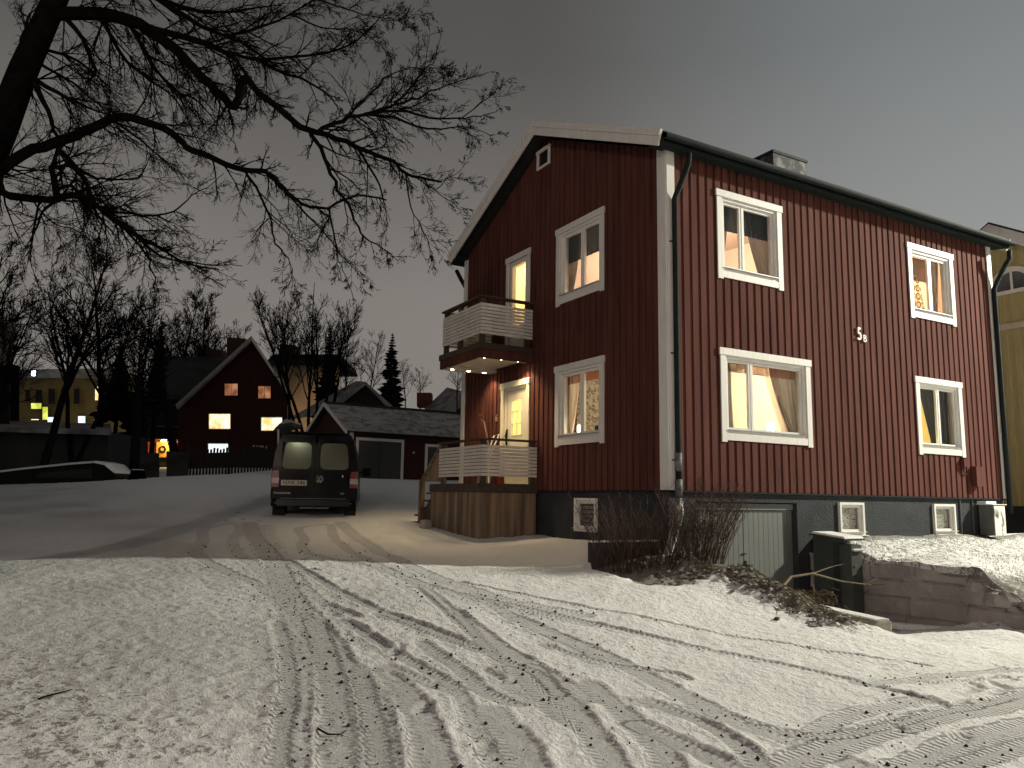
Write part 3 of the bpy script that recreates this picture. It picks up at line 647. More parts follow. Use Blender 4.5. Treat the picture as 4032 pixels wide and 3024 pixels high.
def blind(W,u0,u1,z0,z1,n,mat,lab,d=-.17):
    uc=(u0+u1)/2; sh=(-d-.045)*((uc+8.1)/9.26 if W.k=='L' else (uc-9.26)/8.1); u0+=sh; u1+=sh
    m=MB(); h=(z1-z0)/n
    for i in range(n): W.box(m,u0,u1,z0+i*h+.003,z0+(i+1)*h-.003,d-.004,d+.004)
    W.box(m,u0,u1,z1,z1+.02,d-.015,d+.01)
    for k in(.12,.5,.88): uu=u0+(u1-u0)*k; W.box(m,uu-.006,uu+.006,z0,z1,d+.006,d+.008)
    return tag(m.build('window_blind',mat,org=W.p(u0,z0,d)),lab,'blind')
# lower long window
blind(L_,1.24,1.78,1.97,2.12,9,BLINDB,'short brown slatted blind in the narrow left pane of the big lit window')
blind(L_,1.86,2.92,1.97,2.12,9,BLINDM,'orange wooden slatted blind across the wide right pane of the big lit window')
curtain(L_,(1.17,1.37),(1.17,1.40),.90,2.16,CURTG,'grey curtain edge at the left of the big lit window',3)
curtain(L_,(2.25,3.02),(2.72,2.98),.90,2.16,CURTG,'brown grey curtain gathered at the right of the big lit window',7,d=-.19)
curtain(L_,(2.12,2.42),(2.62,2.92),.90,2.16,CURTL,'pale patterned tied curtain in the big lit window',3,d=-.172,curve=1.5)
# lower gable window
blind(G_,-2.95,-2.42,1.97,2.12,8,BLINDM,'orange wooden blind in the left pane of the lower gable window')
blind(G_,-2.30,-1.78,1.97,2.12,8,BLINDM,'orange wooden blind in the right pane of the lower gable window')
curtain(G_,(-2.92,-2.45),(-2.92,-2.72),.90,2.16,CURTL,'pale pink tied curtain in the left of the lower gable window',5,d=-.18,curve=1.4)
# upper long window
m=curtain(L_,(1.17,2.48),(1.17,2.48),4.40,4.90,CURTD,'dark valance across the upper window nearest the house corner',10,amp=.006,name='valance',cat='valance')
curtain(L_,(1.17,1.42),(1.17,1.20),3.6,4.86,CURTG,'dark grey tied curtain at the left of the upper corner window',3,d=-.19,curve=1.3)
curtain(L_,(1.75,2.42),(2.15,2.42),3.6,4.86,CURTG,'dark grey draped curtain at the right of the upper corner window',6,d=-.19,curve=1.5)
# upper gable window
curtain(G_,(-2.90,-2.42),(-2.90,-2.42),4.33,4.88,CURTD,'dark valance in the left pane of the upper gable window',5,amp=.005,name='valance',cat='valance')
curtain(G_,(-2.30,-1.74),(-2.30,-1.74),4.33,4.88,CURTD,'dark valance in the right pane of the upper gable window',5,amp=.005,name='valance',cat='valance')
curtain(G_,(-2.86,-2.45),(-2.86,-2.74),3.6,4.86,CURTG,'grey tied curtain in the left of the upper gable window',4,d=-.19)
# far upper window
blind(L_,6.33,6.92,4.35,4.80,18,BLINDB,'thin slatted blind half lowered in the far upper window')
OVAL=bpy.data.materials.new('oval_print_fabric'); OVAL.use_nodes=True
def oval():
    nt=OVAL.node_tree;N=nt.nodes;L=nt.links;b=N['Principled BSDF'];b.inputs['Roughness'].default_value=.9
    tc=N.new('ShaderNodeTexCoord');sp=N.new('ShaderNodeSeparateXYZ');L.new(tc.outputs['Object'],sp.inputs[0])
    def ma(op,a,c=None):
        q=N.new('ShaderNodeMath');q.operation=op
        for i,v in enumerate((a,c)):
            if v is None: continue
            if isinstance(v,(int,float)): q.inputs[i].default_value=v
            else: L.new(v,q.inputs[i])
        return q.outputs[0]
    fy=ma('SUBTRACT',ma('FRACT',ma('DIVIDE',sp.outputs['Y'],.15)),.5); fz=ma('SUBTRACT',ma('FRACT',ma('DIVIDE',sp.outputs['Z'],.17)),.5)
    r=ma('SQRT',ma('ADD',ma('MULTIPLY',fy,fy),ma('MULTIPLY',ma('MULTIPLY',fz,fz),1.1)))
    k=ma('LESS_THAN',ma('ABSOLUTE',ma('SUBTRACT',r,.36)),.085); k2=ma('LESS_THAN',ma('ABSOLUTE',ma('SUBTRACT',r,.14)),.03); kk=ma('MAXIMUM',k,k2)
    mx=N.new('ShaderNodeMix');mx.data_type='RGBA';L.new(kk,mx.inputs[0]);mx.inputs[6].default_value=(.85,.75,.50,1);mx.inputs[7].default_value=(.03,.02,.02,1)
    t=N.new('ShaderNodeBsdfTranslucent');L.new(mx.outputs[2],t.inputs[0]);L.new(mx.outputs[2],b.inputs['Base Color']);ms=N.new('ShaderNodeMixShader');ms.inputs[0].default_value=.65
    L.new(b.outputs[0],ms.inputs[1]);L.new(t.outputs[0],ms.inputs[2]);L.new(ms.outputs[0],N['Material Output'].inputs[0])
oval()
curtain(L_,(6.36,6.66),(6.36,6.84),3.6,4.46,OVAL,'cream curtain with dark oval print in the far upper window',2,amp=.01)
curtain(L_,(6.98,7.30),(6.98,7.15),3.6,4.86,CURTG,'dark curtain strip in the right pane of the far upper window',4)
curtain(L_,(7.2,7.52),(7.15,7.50),3.6,4.86,CURTL,'peach curtain at the right of the far upper window',3,d=-.19)
# far lower window
curtain(L_,(6.42,6.94),(6.78,6.94),.92,2.14,CURTD,'dark curtain over the left pane of the far lower window',5,curve=1.2)
curtain(L_,(7.0,7.34),(7.0,7.30),.92,2.14,CURTD,'dark curtain strip in the right pane of the far lower window',4)
curtain(L_,(7.22,7.5),(7.2,7.48),.92,2.14,CURTG,'pale curtain at the right of the far lower window',3,d=-.19)
# sheer over balcony door and door curtain
curtain(G_,(-4.90,-4.33),(-4.90,-4.33),3.42,4.70,translucent('sheer_yellow',(.85,.70,.42),.7),'sheer pale yellow curtain behind the balcony door glass',6,amp=.006,d=-.10)
# sill lamps
_a=on(3035,1690,0,-.22);_b=on(2286,1700,1,.22)
for nm,p,lab in(('table_lamp',(-.22,_a[1],.965),'small glowing cylindrical lamp on the sill of the big lit window'),('table_lamp',(_b[0],.22,.965),'small glowing cylindrical lamp on the sill of the lower gable window')):
    t=thing(nm,lab,'lamp',p,group='glowing lamps on window sills')
    m=MB(); m.tube([(0,0,.03),(0,0,.22)],.062,18); m.build('lamp_shade',LAMPM,t,local=True,smooth=False,bevel=.01)
    m=MB(); m.tube([(0,0,0),(0,0,.029)],.045,14); m.build('lamp_base',FRAMEW,t,local=True)
MB().box((-.30,1.2,.93),(-.152,3.05,.955)).build('window_board',FRAMEW,H); MB().box((-3.4,.152,.93),(-1.75,.30,.955)).build('window_board',FRAMEW,H)
t=thing('photo_frame','small framed picture on the sill of the lower gable window','picture frame',(-2.16,.22,.956)); m=MB(); m.box((-.07,-.01,0),(.07,.01,.2)); m.build('border',FRAMEW,t,local=True); m=MB(); m.box((-.055,-.013,.015),(.055,-.0101,.185)); m.build('picture',BLACKR,t,local=True)
# balcony
BX0,BX1,BY=-5.80,-3.95,-1.25
m=MB(); m.box((BX0,BY,2.68),(BX1,-.05,2.80)); B=m.build('balcony',WOODD,H)
m=MB(); m.box((BX0+.02,BY+.02,2.50),(BX1-.02,BY+.05,2.679)); m.box((BX1-.05,BY+.051,2.50),(BX1-.02,-.026,2.679)); m.box((BX0+.02,BY+.051,2.50),(BX0+.05,-.026,2.679)); m.build('fascia',RED,B)
m=MB()
k=0;yy=BY+.06
while yy<-.10: m.box((BX0+.055,yy,2.575),(BX1-.055,yy+.07,2.59)); yy+=.075
m.build('soffit',SLAT,B)
for xa in(BX0+.055,BX1-.34):
    m=MB(); m.box((xa,BY+.055,2.50 if xa<-5 else 2.54),(xa+.285,-.03,2.572)); m.build('light_box',SLAT,B)
    for yy in(-1.02,-.64,-.26):
        m=MB(); zz=2.499 if xa<-5 else 2.539; m.tube([(xa+.14,yy,zz),(xa+.14,yy,zz-.004)],.035,14); m.build('downlight',SPOTM,B)
def spot(loc,P,col=(1,.74,.40),ang=110,aim=(0,0,-1),name='downlight_beam',blend=.6,r=.03):
    l=bpy.data.lights.new(name,'SPOT');l.energy=P;l.color=col;l.spot_size=math.radians(ang);l.spot_blend=blend;l.shadow_soft_size=r
    o=bpy.data.objects.new(name,l);o.location=loc;o.rotation_euler=Vector(aim).to_track_quat('-Z','Y').to_euler();COL.objects.link(o);return o
for xa in(BX0+.195,BX1-.20):
    for yy in(-1.02,-.64,-.26): spot((xa,yy,2.485),44,ang=130)
def rail(x0,x1,y,zd,zs0,zs1,n,zt,par,right_y,posts,name='railing'):
    r=MB(); h=(zs1-zs0)/n
    for i in range(n):
        a=zs0+i*h; b=a+h*.80
        r.box((x0,y-.022,a),(x1+.001,y,b)); r.box((x1+.002,y-.022,a),(x1+.024,right_y,b))
    R=r.build('railing_slats',SLAT,par)
    for px_,py_ in posts: MB().box((px_-.045,py_-.045,zd),(px_+.045,py_+.045,zt-.001)).build('railing_post',WOODD,par)
    m=MB(); m.box((x0-.02,y-.05,zt),(x1+.06,y+.09,zt+.035)); m.box((x1-.08,y+.091,zt),(x1+.06,right_y,zt+.035)); m.build('handrail',WOODD,par); return R
rail(BX0+.08,BX1-.06,BY+.06,2.80,2.98,3.60,9,3.70,B,-.04,[(BX0+.13,BY+.11),(BX1-.11,BY+.11),(BX1-.11,-.12),(-5.0,BY+.11)])
m=MB()
for i in range(9):
    a=2.98+i*.0689; m.box((BX0+.058,BY+.06,a),(BX0+.078,-.04,a+.055))
m.box((BX0+.05,BY+.15,3.70),(BX0+.17,-.04,3.735)); m.build('side_slats',SLAT,B)
# ------------------------------------------------------------------ entrance deck
DK=thing('entrance_deck','weathered wooden entrance deck with white slat railing and steps','deck',(-4.8,-.6,-.9))
DX0,DX1,DY=-5.92,-3.74,-1.30
m=MB()
for i in range(9):
    y0=DY+.02+i*.142; m.box((DX0,y0,.075),(DX1,min(y0+.137,-.05),.105))
m.build('deck_boards',WOODD,DK)
m=MB(); m.box((DX0-.02,DY-.012,-.06),(DX1+.02,DY+.018,.10)); m.box((DX1-.0,DY+.019,-.06),(DX1+.02,-.05,.10)); m.build('rim_board',WOODD,DK)
m=MB(); u=DX0
while u<DX1-.02:
    w=.093; m.box((u,DY+.01-.004*random.random(),-1.15),(min(u+w-.004,DX1-.01),DY+.03,-.061)); u+=w
u=DY+.032
while u<-.1: m.box((DX1-.03,u,-1.15),(DX1-.008-.004*random.random(),u+.105,-.061)); u+=.11
m.build('skirt_boards',WOOD,DK)
rail(-5.62,DX1-.02,DY+.06,.105,.24,.83,9,.91,DK,-.06,[(-5.52,DY+.11),(DX1-.07,DY+.11),(DX1-.07,-.13)])
m=MB()
for i in range(5):
    xs=-5.93-.20*i; z=-.07-.155*i; m.box((xs-.30,DY+.05,z-.035),(xs,-.15,z))
m.build('steps',WOODD,DK)
m=MB(); m.prism([(-5.93,DY+.10,-.05),(-5.93,DY+.10,-1.1),(-7.0,DY+.10,-.95),(-6.9,DY+.10,-.78)],(0,.03,0)); m.build('stringer',WOODD,DK)
m=MB(); m.beam((-5.62,DY+.10,.90),(-6.62,DY+.10,.14),.10,.035); m.prism([(-5.66,DY+.11,.86),(-5.66,DY+.11,.15),(-6.5,DY+.11,.17)],(0,.012,0)); m.build('stair_rail',WOOD,DK)
m=MB(); m.box((-6.60,DY+.03,-1.0),(-6.49,DY+.13,.19)); m.build('stair_post',WOOD,DK)
m=MB(); p=on(1682,2058,1,-1.5); m.box((p[0]-.13,-1.62,p[2]-.12),(p[0]+.08,-1.42,p[2]+.06)); tag(m.build('stone_block',STONE,org=p,bevel=.04),'small stone block at the foot of the deck steps','stone')
# tools on the deck
t=thing('snow_shovel','snow shovel with wooden D handle leaning by the front door','shovel',(-5.0,-.4,.11))
m=MB(); gx,gy,gzz=-5.46,-.40,1.54
m.tube([(-5.38,-.36,1.42),(-5.28,-.32,1.05),(-5.20,-.28,.62)],.017,8); m.build('shaft',WOOD,t)
m=MB(); m.tube([(gx-.07,gy,gzz+.02),(gx+.07,gy,gzz+.02)],.016,8); m.tube([(gx-.07,gy,gzz+.02),(-5.38,-.36,1.42)],.012,6); m.tube([(gx+.07,gy,gzz+.02),(-5.38,-.36,1.42)],.012,6); m.build('grip',M('brown_grip',(.12,.06,.04),.5),t)
m=MB(); m.prism([(-5.42,-.33,.62),(-5.0,-.33,.62),(-4.92,-.45,.12),(-5.50,-.45,.12)],(0,.02,0)); m.build('blade',M('grey_blade',(.16,.17,.16),.5),t)
t=thing('snow_scoop','grey snow scoop with white edge standing on the deck by the door','snow scoop',(-4.9,-.5,.11))
m=MB(); m.prism([(-5.14,-.55,.58),(-4.78,-.55,.58),(-4.62,-.62,.12),(-5.16,-.62,.12)],(0,.02,0)); m.build('pan',M('scoop_grey',(.20,.21,.19),.5),t)
m=MB(); m.tube([(-4.78,-.56,.58),(-4.62,-.63,.12)],.012,6); m.tube([(-5.08,-.5,.55),(-5.12,-.25,1.12),(-4.96,-.22,1.14),(-4.95,-.5,.55)],.014,6); m.build('handle',FRAMEW,t)
t=thing('hand_brush','small red brush standing on the deck beside the door','brush',(-4.45,-.45,.11))
m=MB(); m.box((-.09,-.03,.13),(.09,.03,.16)); m.build('brush_back',WOOD,t,local=True); m=MB()
for i in range(9): m.box((-.085+i*.019,-.028,.0),(-.071+i*.019,.028,.129))
m.build('bristles',M('red_bristle',(.35,.03,.02),.8),t,local=True)
# ------------------------------------------------------------------ planter wall, retaining wall, mail cabinet
PLK=M('dark_planter',(.035,.037,.037),.9,.3,6,.4,30)
t=thing('planter_wall','low dark garden wall with snow on top beside the house corner','wall',(-.2,-.6,-1.1))
m=MB(); m.box((-.30,-1.30,-1.45),(-.20,-.05,-.78)); m.build('boards',PLK,t); m=MB(); m.box((-.31,-1.31,-.779),(-.19,-.06,-.755)); m.build('snow_cap',SNOWC,t)
rw=thing('retaining_wall','rough pinkish stone retaining wall beside the basement ramp','wall',(1.7,3.1,-2))
rr=random.Random(3)
_xs=np.arange(0,3.75,.017);_zs=np.arange(-2.3,-.98,.016);_X,_Z=np.meshgrid(_xs,_zs,indexing='ij');_xf=_X.ravel();_zf=_Z.ravel()
_rowz=[-2.3,-2.0,-1.83,-1.56,-1.30,-.9]; _row=np.searchsorted(_rowz,_zf+.015*np.sin(_xf*2.1)); _of=np.array([0,.2,.55,.1,.8,.4,.3])[_row]
_bx=(_xf+_of)/np.array([1,.8,1.1,.9,1.3,.75,1.])[_row]; _bi=np.floor(_bx); _bl=np.random.default_rng(4).random(200)[(_bi*7+_row*13).astype(int)%200]
_ed=np.minimum(np.abs(_bx-np.round(_bx))*1.0,9); _zd=np.min(np.abs(_zf[:,None]+.015*np.sin(_xf*2.1)[:,None]-np.array(_rowz)[None]),axis=1)
_cr=np.maximum(np.exp(-(_ed/.020)**2),np.exp(-(_zd/.012)**2))*(vnoise(_xf,_zf,  .45,31)>-.16)
_y=3.10-(_bl-.5)*.08-vnoise(_xf,_zf,.4,32)*.06-vnoise(_xf,_zf,.1,33)*.025+_cr*.07+.07*(_zf<-2.0)
_tz=-1.02-.05*_xf-.55*np.clip(_xf-2.7,0,9)**1.1+vnoise(_xf,_xf*0+3,.3,34)*.10
_zz=np.minimum(_zf,_tz)
m=MB();_m=len(_zs);m.add(np.c_[_xf,_y,_zz].tolist(),[(a*_m+b,(a+1)*_m+b,(a+1)*_m+b+1,a*_m+b+1) for a in range(len(_xs)-1) for b in range(_m-1)])
ms=m.build('stone_face',STONE,rw,smooth=True)
m=MB(); m.box((0,3.175,-2.3),(2.6,3.24,-1.14)); m.build('core',STONE,rw)
m=MB(); m.tube([(1.2,3.02,-1.98),(2.3,2.98,-1.93),(3.5,2.95,-1.80)],[.05,.07,.06],7); m.build('base_ledge',SNOWC,rw)
# tumbled stones at the right end
for i,(xx,yy,zz,s) in enumerate([(3.05,3.15,-1.42,.20),(3.35,3.35,-1.52,.24),(3.7,3.2,-1.64,.22),(2.7,3.2,-1.28,.16),(3.95,3.6,-1.66,.2)]):
    m=MB(); n=0
    import itertools
    pts=[]
    for a_ in range(5):
        th=math.pi*(a_+.5)/5
        for b_ in range(8):
            ph=2*math.pi*b_/8; r=s*rr.uniform(.75,1.15); pts.append((xx+r*math.sin(th)*math.cos(ph)*1.3,yy+r*math.sin(th)*math.sin(ph)*.8,zz+r*math.cos(th)*.7))
    fs=[(a_*8+b_,a_*8+(b_+1)%8,(a_+1)*8+(b_+1)%8,(a_+1)*8+b_) for a_ in range(4) for b_ in range(8)]+[tuple(range(8))[::-1],tuple(range(32,40))]
    m.add(pts,fs); tag(m.build('fallen_stone',STONE,org=(xx,yy,zz)),'rough stone tumbled at the snowy right end of the retaining wall','stone','stones tumbled at the end of the retaining wall')
mc=thing('mail_cabinet','dark free-standing mail cabinet with snow on its lid beside the basement door','mailbox',(.75,2.9,-1.9))
CABM=M('dark_green_grey_metal',(.030,.034,.031),.55,.2,4)
m=MB(); m.box((.44,2.62,-1.95),(.80,3.06,-.68)); m.build('back_case',CABM,mc)
m=MB(); m.box((.801,2.78,-1.9),(1.02,3.04,-.80)); b=m.build('front_case',M('cabinet_front',(.055,.062,.055),.5,.1,4),mc,bevel=.006)
m=MB(); m.box((1.021,2.80,-.90),(1.06,3.03,-.885)); m.build('mail_slot',STEEL,mc); m=MB(); m.box((1.021,2.79,-.884),(1.065,3.03,-.862)); m.build('slot_snow',SNOWC,mc,bevel=.006)
m=MB(); m.tube([(1.02,2.86,-1.12),(1.035,2.86,-1.12)],.016,10); m.build('lock',STEEL,mc)
m=MB(); m.prism([(.40,2.58,-.675),(1.06,2.58,-.735),(1.06,2.58,-.71),(.40,2.58,-.65)],(0,.5,0)); m.build('lid',CABM,mc); m=MB(); m.prism([(.41,2.60,-.648),(1.05,2.60,-.708),(1.03,2.62,-.675),(.43,2.62,-.615)],(0,.46,0)); m.build('snow_lid',SNOWC,mc,bevel=.012)
# kerb of the ramp
m=MB(); m.beam((1.5,.95,-1.62),(3.16,.50,-1.62),.22,.2); kb=m.build('ramp_kerb',M('pale_kerb_stone',(.27,.25,.21),.9,.25,6,.5,25),org=(2.4,.7,-1.7),bevel=.03); tag(kb,'worn pale stone kerb end beside the basement ramp','kerb')
m=MB(); m.beam((1.5,.95,-1.515),(3.12,.51,-1.515),.20,.02); kk=m.build('snow_cap',SNOWC,kb,org=(2.4,.7,-1.7),bevel=.008)
# shrubs
def shrub(base,spread,h,n,lab,lean=(0,0),seed=1,mat=SHRUBM,name='bare_shrub'):
    r=random.Random(seed); m=MB()
    for i in range(n):
        a=r.uniform(0,2*math.pi); q=r.random()**.6*spread; bx=base[0]+.62*q*math.cos(a);by=base[1]+.62*q*math.sin(a)
        hh=h*r.uniform(.55,1.05); b2=a+r.gauss(0,.8); tx=bx+(q*math.cos(b2)*1.1+lean[0]*r.uniform(.3,1)+r.gauss(0,.05))*hh/h; ty=by+(q*math.sin(b2)*1.1+lean[1]*r.uniform(.3,1)+r.gauss(0,.05))*hh/h
        z0=base[2]; P=[]
        for k in range(6):
            t_=k/5; P.append((bx+(tx-bx)*t_**1.3+r.gauss(0,.008),by+(ty-by)*t_**1.3+r.gauss(0,.008),z0+hh*t_))
        m.tube(P,[.0045,.004,.0035,.003,.0022,.0012],3,False)
        for k in range(r.randint(3,7)):
            j=r.randint(2,5); p=P[j]; a2=r.uniform(0,6.28); l=r.uniform(.06,.20)
            q2=(p[0]+l*.6*math.cos(a2),p[1]+l*.6*math.sin(a2),p[2]+l*.8); m.tube([p,((p[0]+q2[0])/2,(p[1]+q2[1])/2,(p[2]+q2[2])/2-.005),q2],[.003,.0025,.0012],3,False)
            if r.random()<.6:
                for _ in range(3): s=.007; c_=(q2[0]+r.gauss(0,.012),q2[1]+r.gauss(0,.012),q2[2]+r.gauss(0,.012)); m.add([(c_[0]-s,c_[1],c_[2]),(c_[0]+s,c_[1],c_[2]),(c_[0],c_[1]+s,c_[2]+s),(c_[0],c_[1]-s,c_[2]+s)],[(0,1,2),(0,3,1)])
    return tag(m.build(name,mat,org=base),lab,'shrub')
shrub((.10,-1.05,gz(.1,-1.05)-.02),.55,1.0,105,'bare reddish shrub in front of the low planter wall',seed=1,lean=(-.15,-.05))
shrub((.35,-.55,gz(.35,-.55)-.02),.50,.95,70,'bare reddish shrub below the white drain hose',seed=2,lean=(-.1,0))
shrub((.55,-.02,gz(.55,-.02)-.02),.48,1.02,105,'dense bare shrub at the house corner',seed=3,lean=(0,.15))
shrub((.70,.12,gz(.70,.12)-.02),.34,1.1,85,'bare shrub leaning over the grey garage door with seed heads',seed=4,lean=(.0,.40))
# pile of cut stalks on the bank
m=MB(); r=random.Random(9)
for i in range(420):
    xx=r.uniform(.5,3.0);yy=.12-.05*xx+r.gauss(0,.22);a=r.gauss(.2,.7);l=r.uniform(.12,.5);z0=groundz(xx,yy)+r.uniform(0,.05)
    dx,dy=math.cos(a)*l,math.sin(a)*l
    P=[(xx,yy,z0),(xx+dx*.5,yy+dy*.5,groundz(xx+dx*.5,yy+dy*.5)+r.uniform(.01,.07)),(xx+dx,yy+dy,groundz(xx+dx,yy+dy)+r.uniform(-.02,.05))]
    m.tube(P,[r.uniform(.003,.007)]*2+[.002],3,False)
o=m.build('cut_stalks',GRASSM,org=(1.7,.1,-1.4)); tag(o,'litter of cut dead stalks on the snowy bank beside the ramp','plant litter'); o['kind']='stuff'
m=MB(); m.tube([(1.35,.75,-1.40),(1.2,1.2,-1.22),(1.25,1.6,-1.18),(1.35,2.1,-1.30),(1.45,2.6,-1.36),(1.5,2.9,-1.36)],[.025,.02,.017,.014,.01,.004],6); m.tube([(1.25,1.6,-1.18),(1.25,2.0,-1.1),(1.25,2.3,-1.06)],[.012,.008,.003],5); m.tube([(1.45,2.5,-1.36),(1.48,2.7,-1.28),(1.5,2.8,-1.27)],[.008,.005,.003],5)
tag(m.build('cut_branch',GRASSM,org=(1.3,1.5,-1.4)),'pale snow-dusted cut branch reaching towards the mail cabinet','branch')
for i,(cx,cy) in enumerate([(1.25,1.45),(.95,1.15)]):
    m=MB(); 
    for k in range(160):
        a=r.uniform(0,6.28);l=r.uniform(.1,.35);x0=cx+r.gauss(0,.18);y0=cy+r.gauss(0,.18);z0=-1.72+r.random()*.28
        m.tube([(x0,y0,z0),(x0+l*.5*math.cos(a),y0+l*.5*math.sin(a),z0+.06),(x0+l*math.cos(a),y0+l*math.sin(a),z0+r.uniform(-.03,.04))],[.006,.005,.002],3,False)
    tag(m.build('brush_heap',M('brown_brush',(.10,.07,.035),.9,.3,9),org=(cx,cy,-1.7)),['heap of brown cuttings in front of the mail cabinet','heap of dead stalks below the basement door hinge'][i],'brush heap')
r=random.Random(77); m=MB()
for i in range(520):
    xx=r.uniform(-.15,3.15);yy=.0-.05*xx+r.gauss(0,.24)-(0.5*r.random() if xx<1 else 0); z0=groundz(xx,yy); q=r.uniform(.012,.05)
    vs=[(xx+q*a*r.uniform(.7,1.4),yy+q*b*r.uniform(.7,1.4),z0+q*.2+q*c*.7) for a,b,c in((1,0,0),(0,1,0),(-1,0,0),(0,-1,0),(.5,.5,.9),(-.5,.3,.8),(0,-.5,.8))]
    m.add(vs,[(0,1,4),(1,2,5),(1,5,4),(2,3,6),(2,6,5),(3,0,6),(0,4,6),(4,5,6)])
o=m.build('soil_clods',two_tone('frosted_soil',(.045,.036,.026),(.50,.49,.47),14,.42,.60,.95,.6,40),org=(1.5,0,-1.4)); tag(o,'frozen soil clods dusted with snow along the bank','soil'); o['kind']='stuff'
# lawn grass tufts
m=MB()
for i in range(3200):
    xx=r.uniform(.05,3.9);yy=3.2+r.random()**1.4*7; z0=gz(xx,yy); h=r.uniform(.02,.055)
    a=r.uniform(0,6.28); m.add([(xx-.004,yy,z0),(xx+.004,yy,z0),(xx+h*.5*math.cos(a),yy+h*.5*math.sin(a),z0+h)],[(0,1,2)])
o=m.build('lawn_grass',M('winter_grass',(.075,.085,.035),.9,.3,5),org=(2,5,-1)); tag(o,'short winter grass poking through snow above the retaining wall','grass'); o['kind']='stuff'
# ------------------------------------------------------------------ van
VP=on(1232,2042,2,-.67); VP=np.array([CAM[0]+(VP-CAM)[0]*1.0,CAM[1]+(VP-CAM)[1]*1.0,0]); 
d=ray(1232,2042); VP=CAM+d*17.75; 
az=math.atan2(d[0],d[1])+math.radians(4.2)   # heading measured from +Y toward +X
VZ=min(gz(*(CAM+ray(1065,2042)*17.75)[:2]),gz(VP[0],VP[1]))-.005
V=thing('parked_van','black van parked on the snowy drive with one rear window lit','van',(VP[0],VP[1],VP[2]+.0),-az)
def hw_(z,k=1.0):
    if z<1.05: return .93+.02*math.sin(z/1.05*math.pi)
    return .94-(z-1.05)**1.7*.20
secs=[(0.0,.34,1.90,1.0),(.06,.30,1.955,1.0),(1.2,.30,1.985,1.0),(3.0,.30,1.98,1.0),(3.55,.30,1.90,1.0),(4.0,.30,1.55,.99),(4.35,.30,1.22,.97),(4.75,.30,1.05,.92),(4.90,.36,.80,.84)]
def section(y,z0,z1,k):
    pts=[]; zz=[z0,z0+.12,.6,.95,1.15,1.35,1.55,1.70]; 
    hs=[]
    for z in zz:
        z_=min(z,z1-.18) if z>z0 else z; hs.append((hw_(z_)*k,z_))
    hs[0]=(hs[0][0]-.05,z0)
    zc=z1-.16; w=hw_(max(zc,.5))*k
    for a in(0,.35,.7,1.0): hs.append((w-.20*(1-math.cos(a*math.pi/2))-.02*a,zc+.155*math.sin(a*math.pi/2)))
    hs.append((w*.45,z1+.0)); R_=[(h,y,z) for h,z in hs]; L__=[(-h,y,z) for h,z in hs[::-1]]; return R_+L__
m=MB(); ns=None; rings=[]
for s in secs: rings.append(section(*s))
ns=len(rings[0]); vs=[p for r_ in rings for p in r_]; fs=[]
for i in range(len(rings)-1):
    for j in range(ns): fs.append((i*ns+j,i*ns+(j+1)%ns,(i+1)*ns+(j+1)%ns,(i+1)*ns+j))
fs.append(tuple((len(rings)-1)*ns+j for j in range(ns)))
m.add(vs,fs); body=m.build('body',BLACKP,V,local=True,smooth=True)
# rear doors with window holes: panels from section outline strips
def hwr(z): 
    zc=1.90-.16
    if z<=zc: return hw_(max(z,.34))
    t_=min(1,(z-zc)/.155); return hw_(zc)-.20*(1-math.sqrt(max(0,1-t_*t_)))-.02
WL=[(-.74,-.10,1.10,1.70),(.10,.74,1.10,1.70)]
m=MB(); xs=sorted(set([-.93,-.88,-.8,-.74,-.68,-.5,-.3,-.10,-.03,.03,.10,.3,.5,.68,.74,.8,.88,.93])); zs=[.36,.5,.7,.9,1.05,1.10,1.16,1.4,1.64,1.70,1.76,1.82,1.88]
ydoor=lambda z:-.035+.03*ss(1.0,1.9,np.array(z)).item()*1.2
for a,b in zip(xs[:-1],xs[1:]):
    for c,e in zip(zs[:-1],zs[1:]):
        mx_=(a+b)/2;mz=(c+e)/2
        if any(w[0]<mx_<w[1] and w[2]<mz<w[3] for w in WL): continue
        if abs(mx_)<.008: continue
        q=[(max(-hwr(z),min(hwr(z),x_)),ydoor(z),z) for x_,z in((a,c),(b,c),(b,e),(a,e))]
        if abs(q[0][0]-q[1][0])<1e-4 and abs(q[2][0]-q[3][0])<1e-4: continue
        m.add(q,[(0,1,2,3)])
m.build('rear_doors',BLACKP,V,local=True)
for w in WL:
    sg=-1 if w[0]<0 else 1; m=MB(); 
    ins=.05; poly=[(w[0]+(.0 if sg>0 else 0),0,w[2]+.03),(w[1],0,w[2]+(.03 if sg<0 else .03)),(w[1]-(.06 if sg>0 else 0),0,w[3]),(w[0]+(.06 if sg<0 else 0),0,w[3])]
    cx=(w[0]+w[1])/2;cz=(w[2]+w[3])/2
    n=24; pts=[]
    for k in range(n):
        a=2*math.pi*k/n; ca,sa=math.cos(a),math.sin(a); e=.32; X_=cx+(w[1]-w[0])/2*math.copysign(abs(ca)**e,ca)*(1 if True else 1); Z_=cz+.30*math.copysign(abs(sa)**e,sa)
        X_+= -sg*.05*ss(w[2],w[3],np.array(Z_)).item()*(1 if (X_-cx)*sg>0 else 0)
        pts.append((X_,ydoor(Z_)+.004,Z_))
    m.add(pts,[tuple(range(n))]); m.build('rear_window',VANGL,V,local=True)
    # black surround
    m=MB(); 
    out=[(cx+(w[1]-w[0])/2*1.03*(1 if c_[0]>cx else -1),ydoor(c_[2])+.0,cz+.31*(1 if c_[2]>cz else -1)) for c_ in pts]
    for k in range(n):
        k2=(k+1)%n; m.add([pts[k],pts[k2],out[k2],out[k]],[(0,1,2,3)])
    m.build('window_seal',BLACKR,V,local=True)
m=MB(); m.tube([(-.006,-.038,.40),(-.006,-.03,1.86)],.006,4); m.build('door_seam',BLACKR,V,local=True)
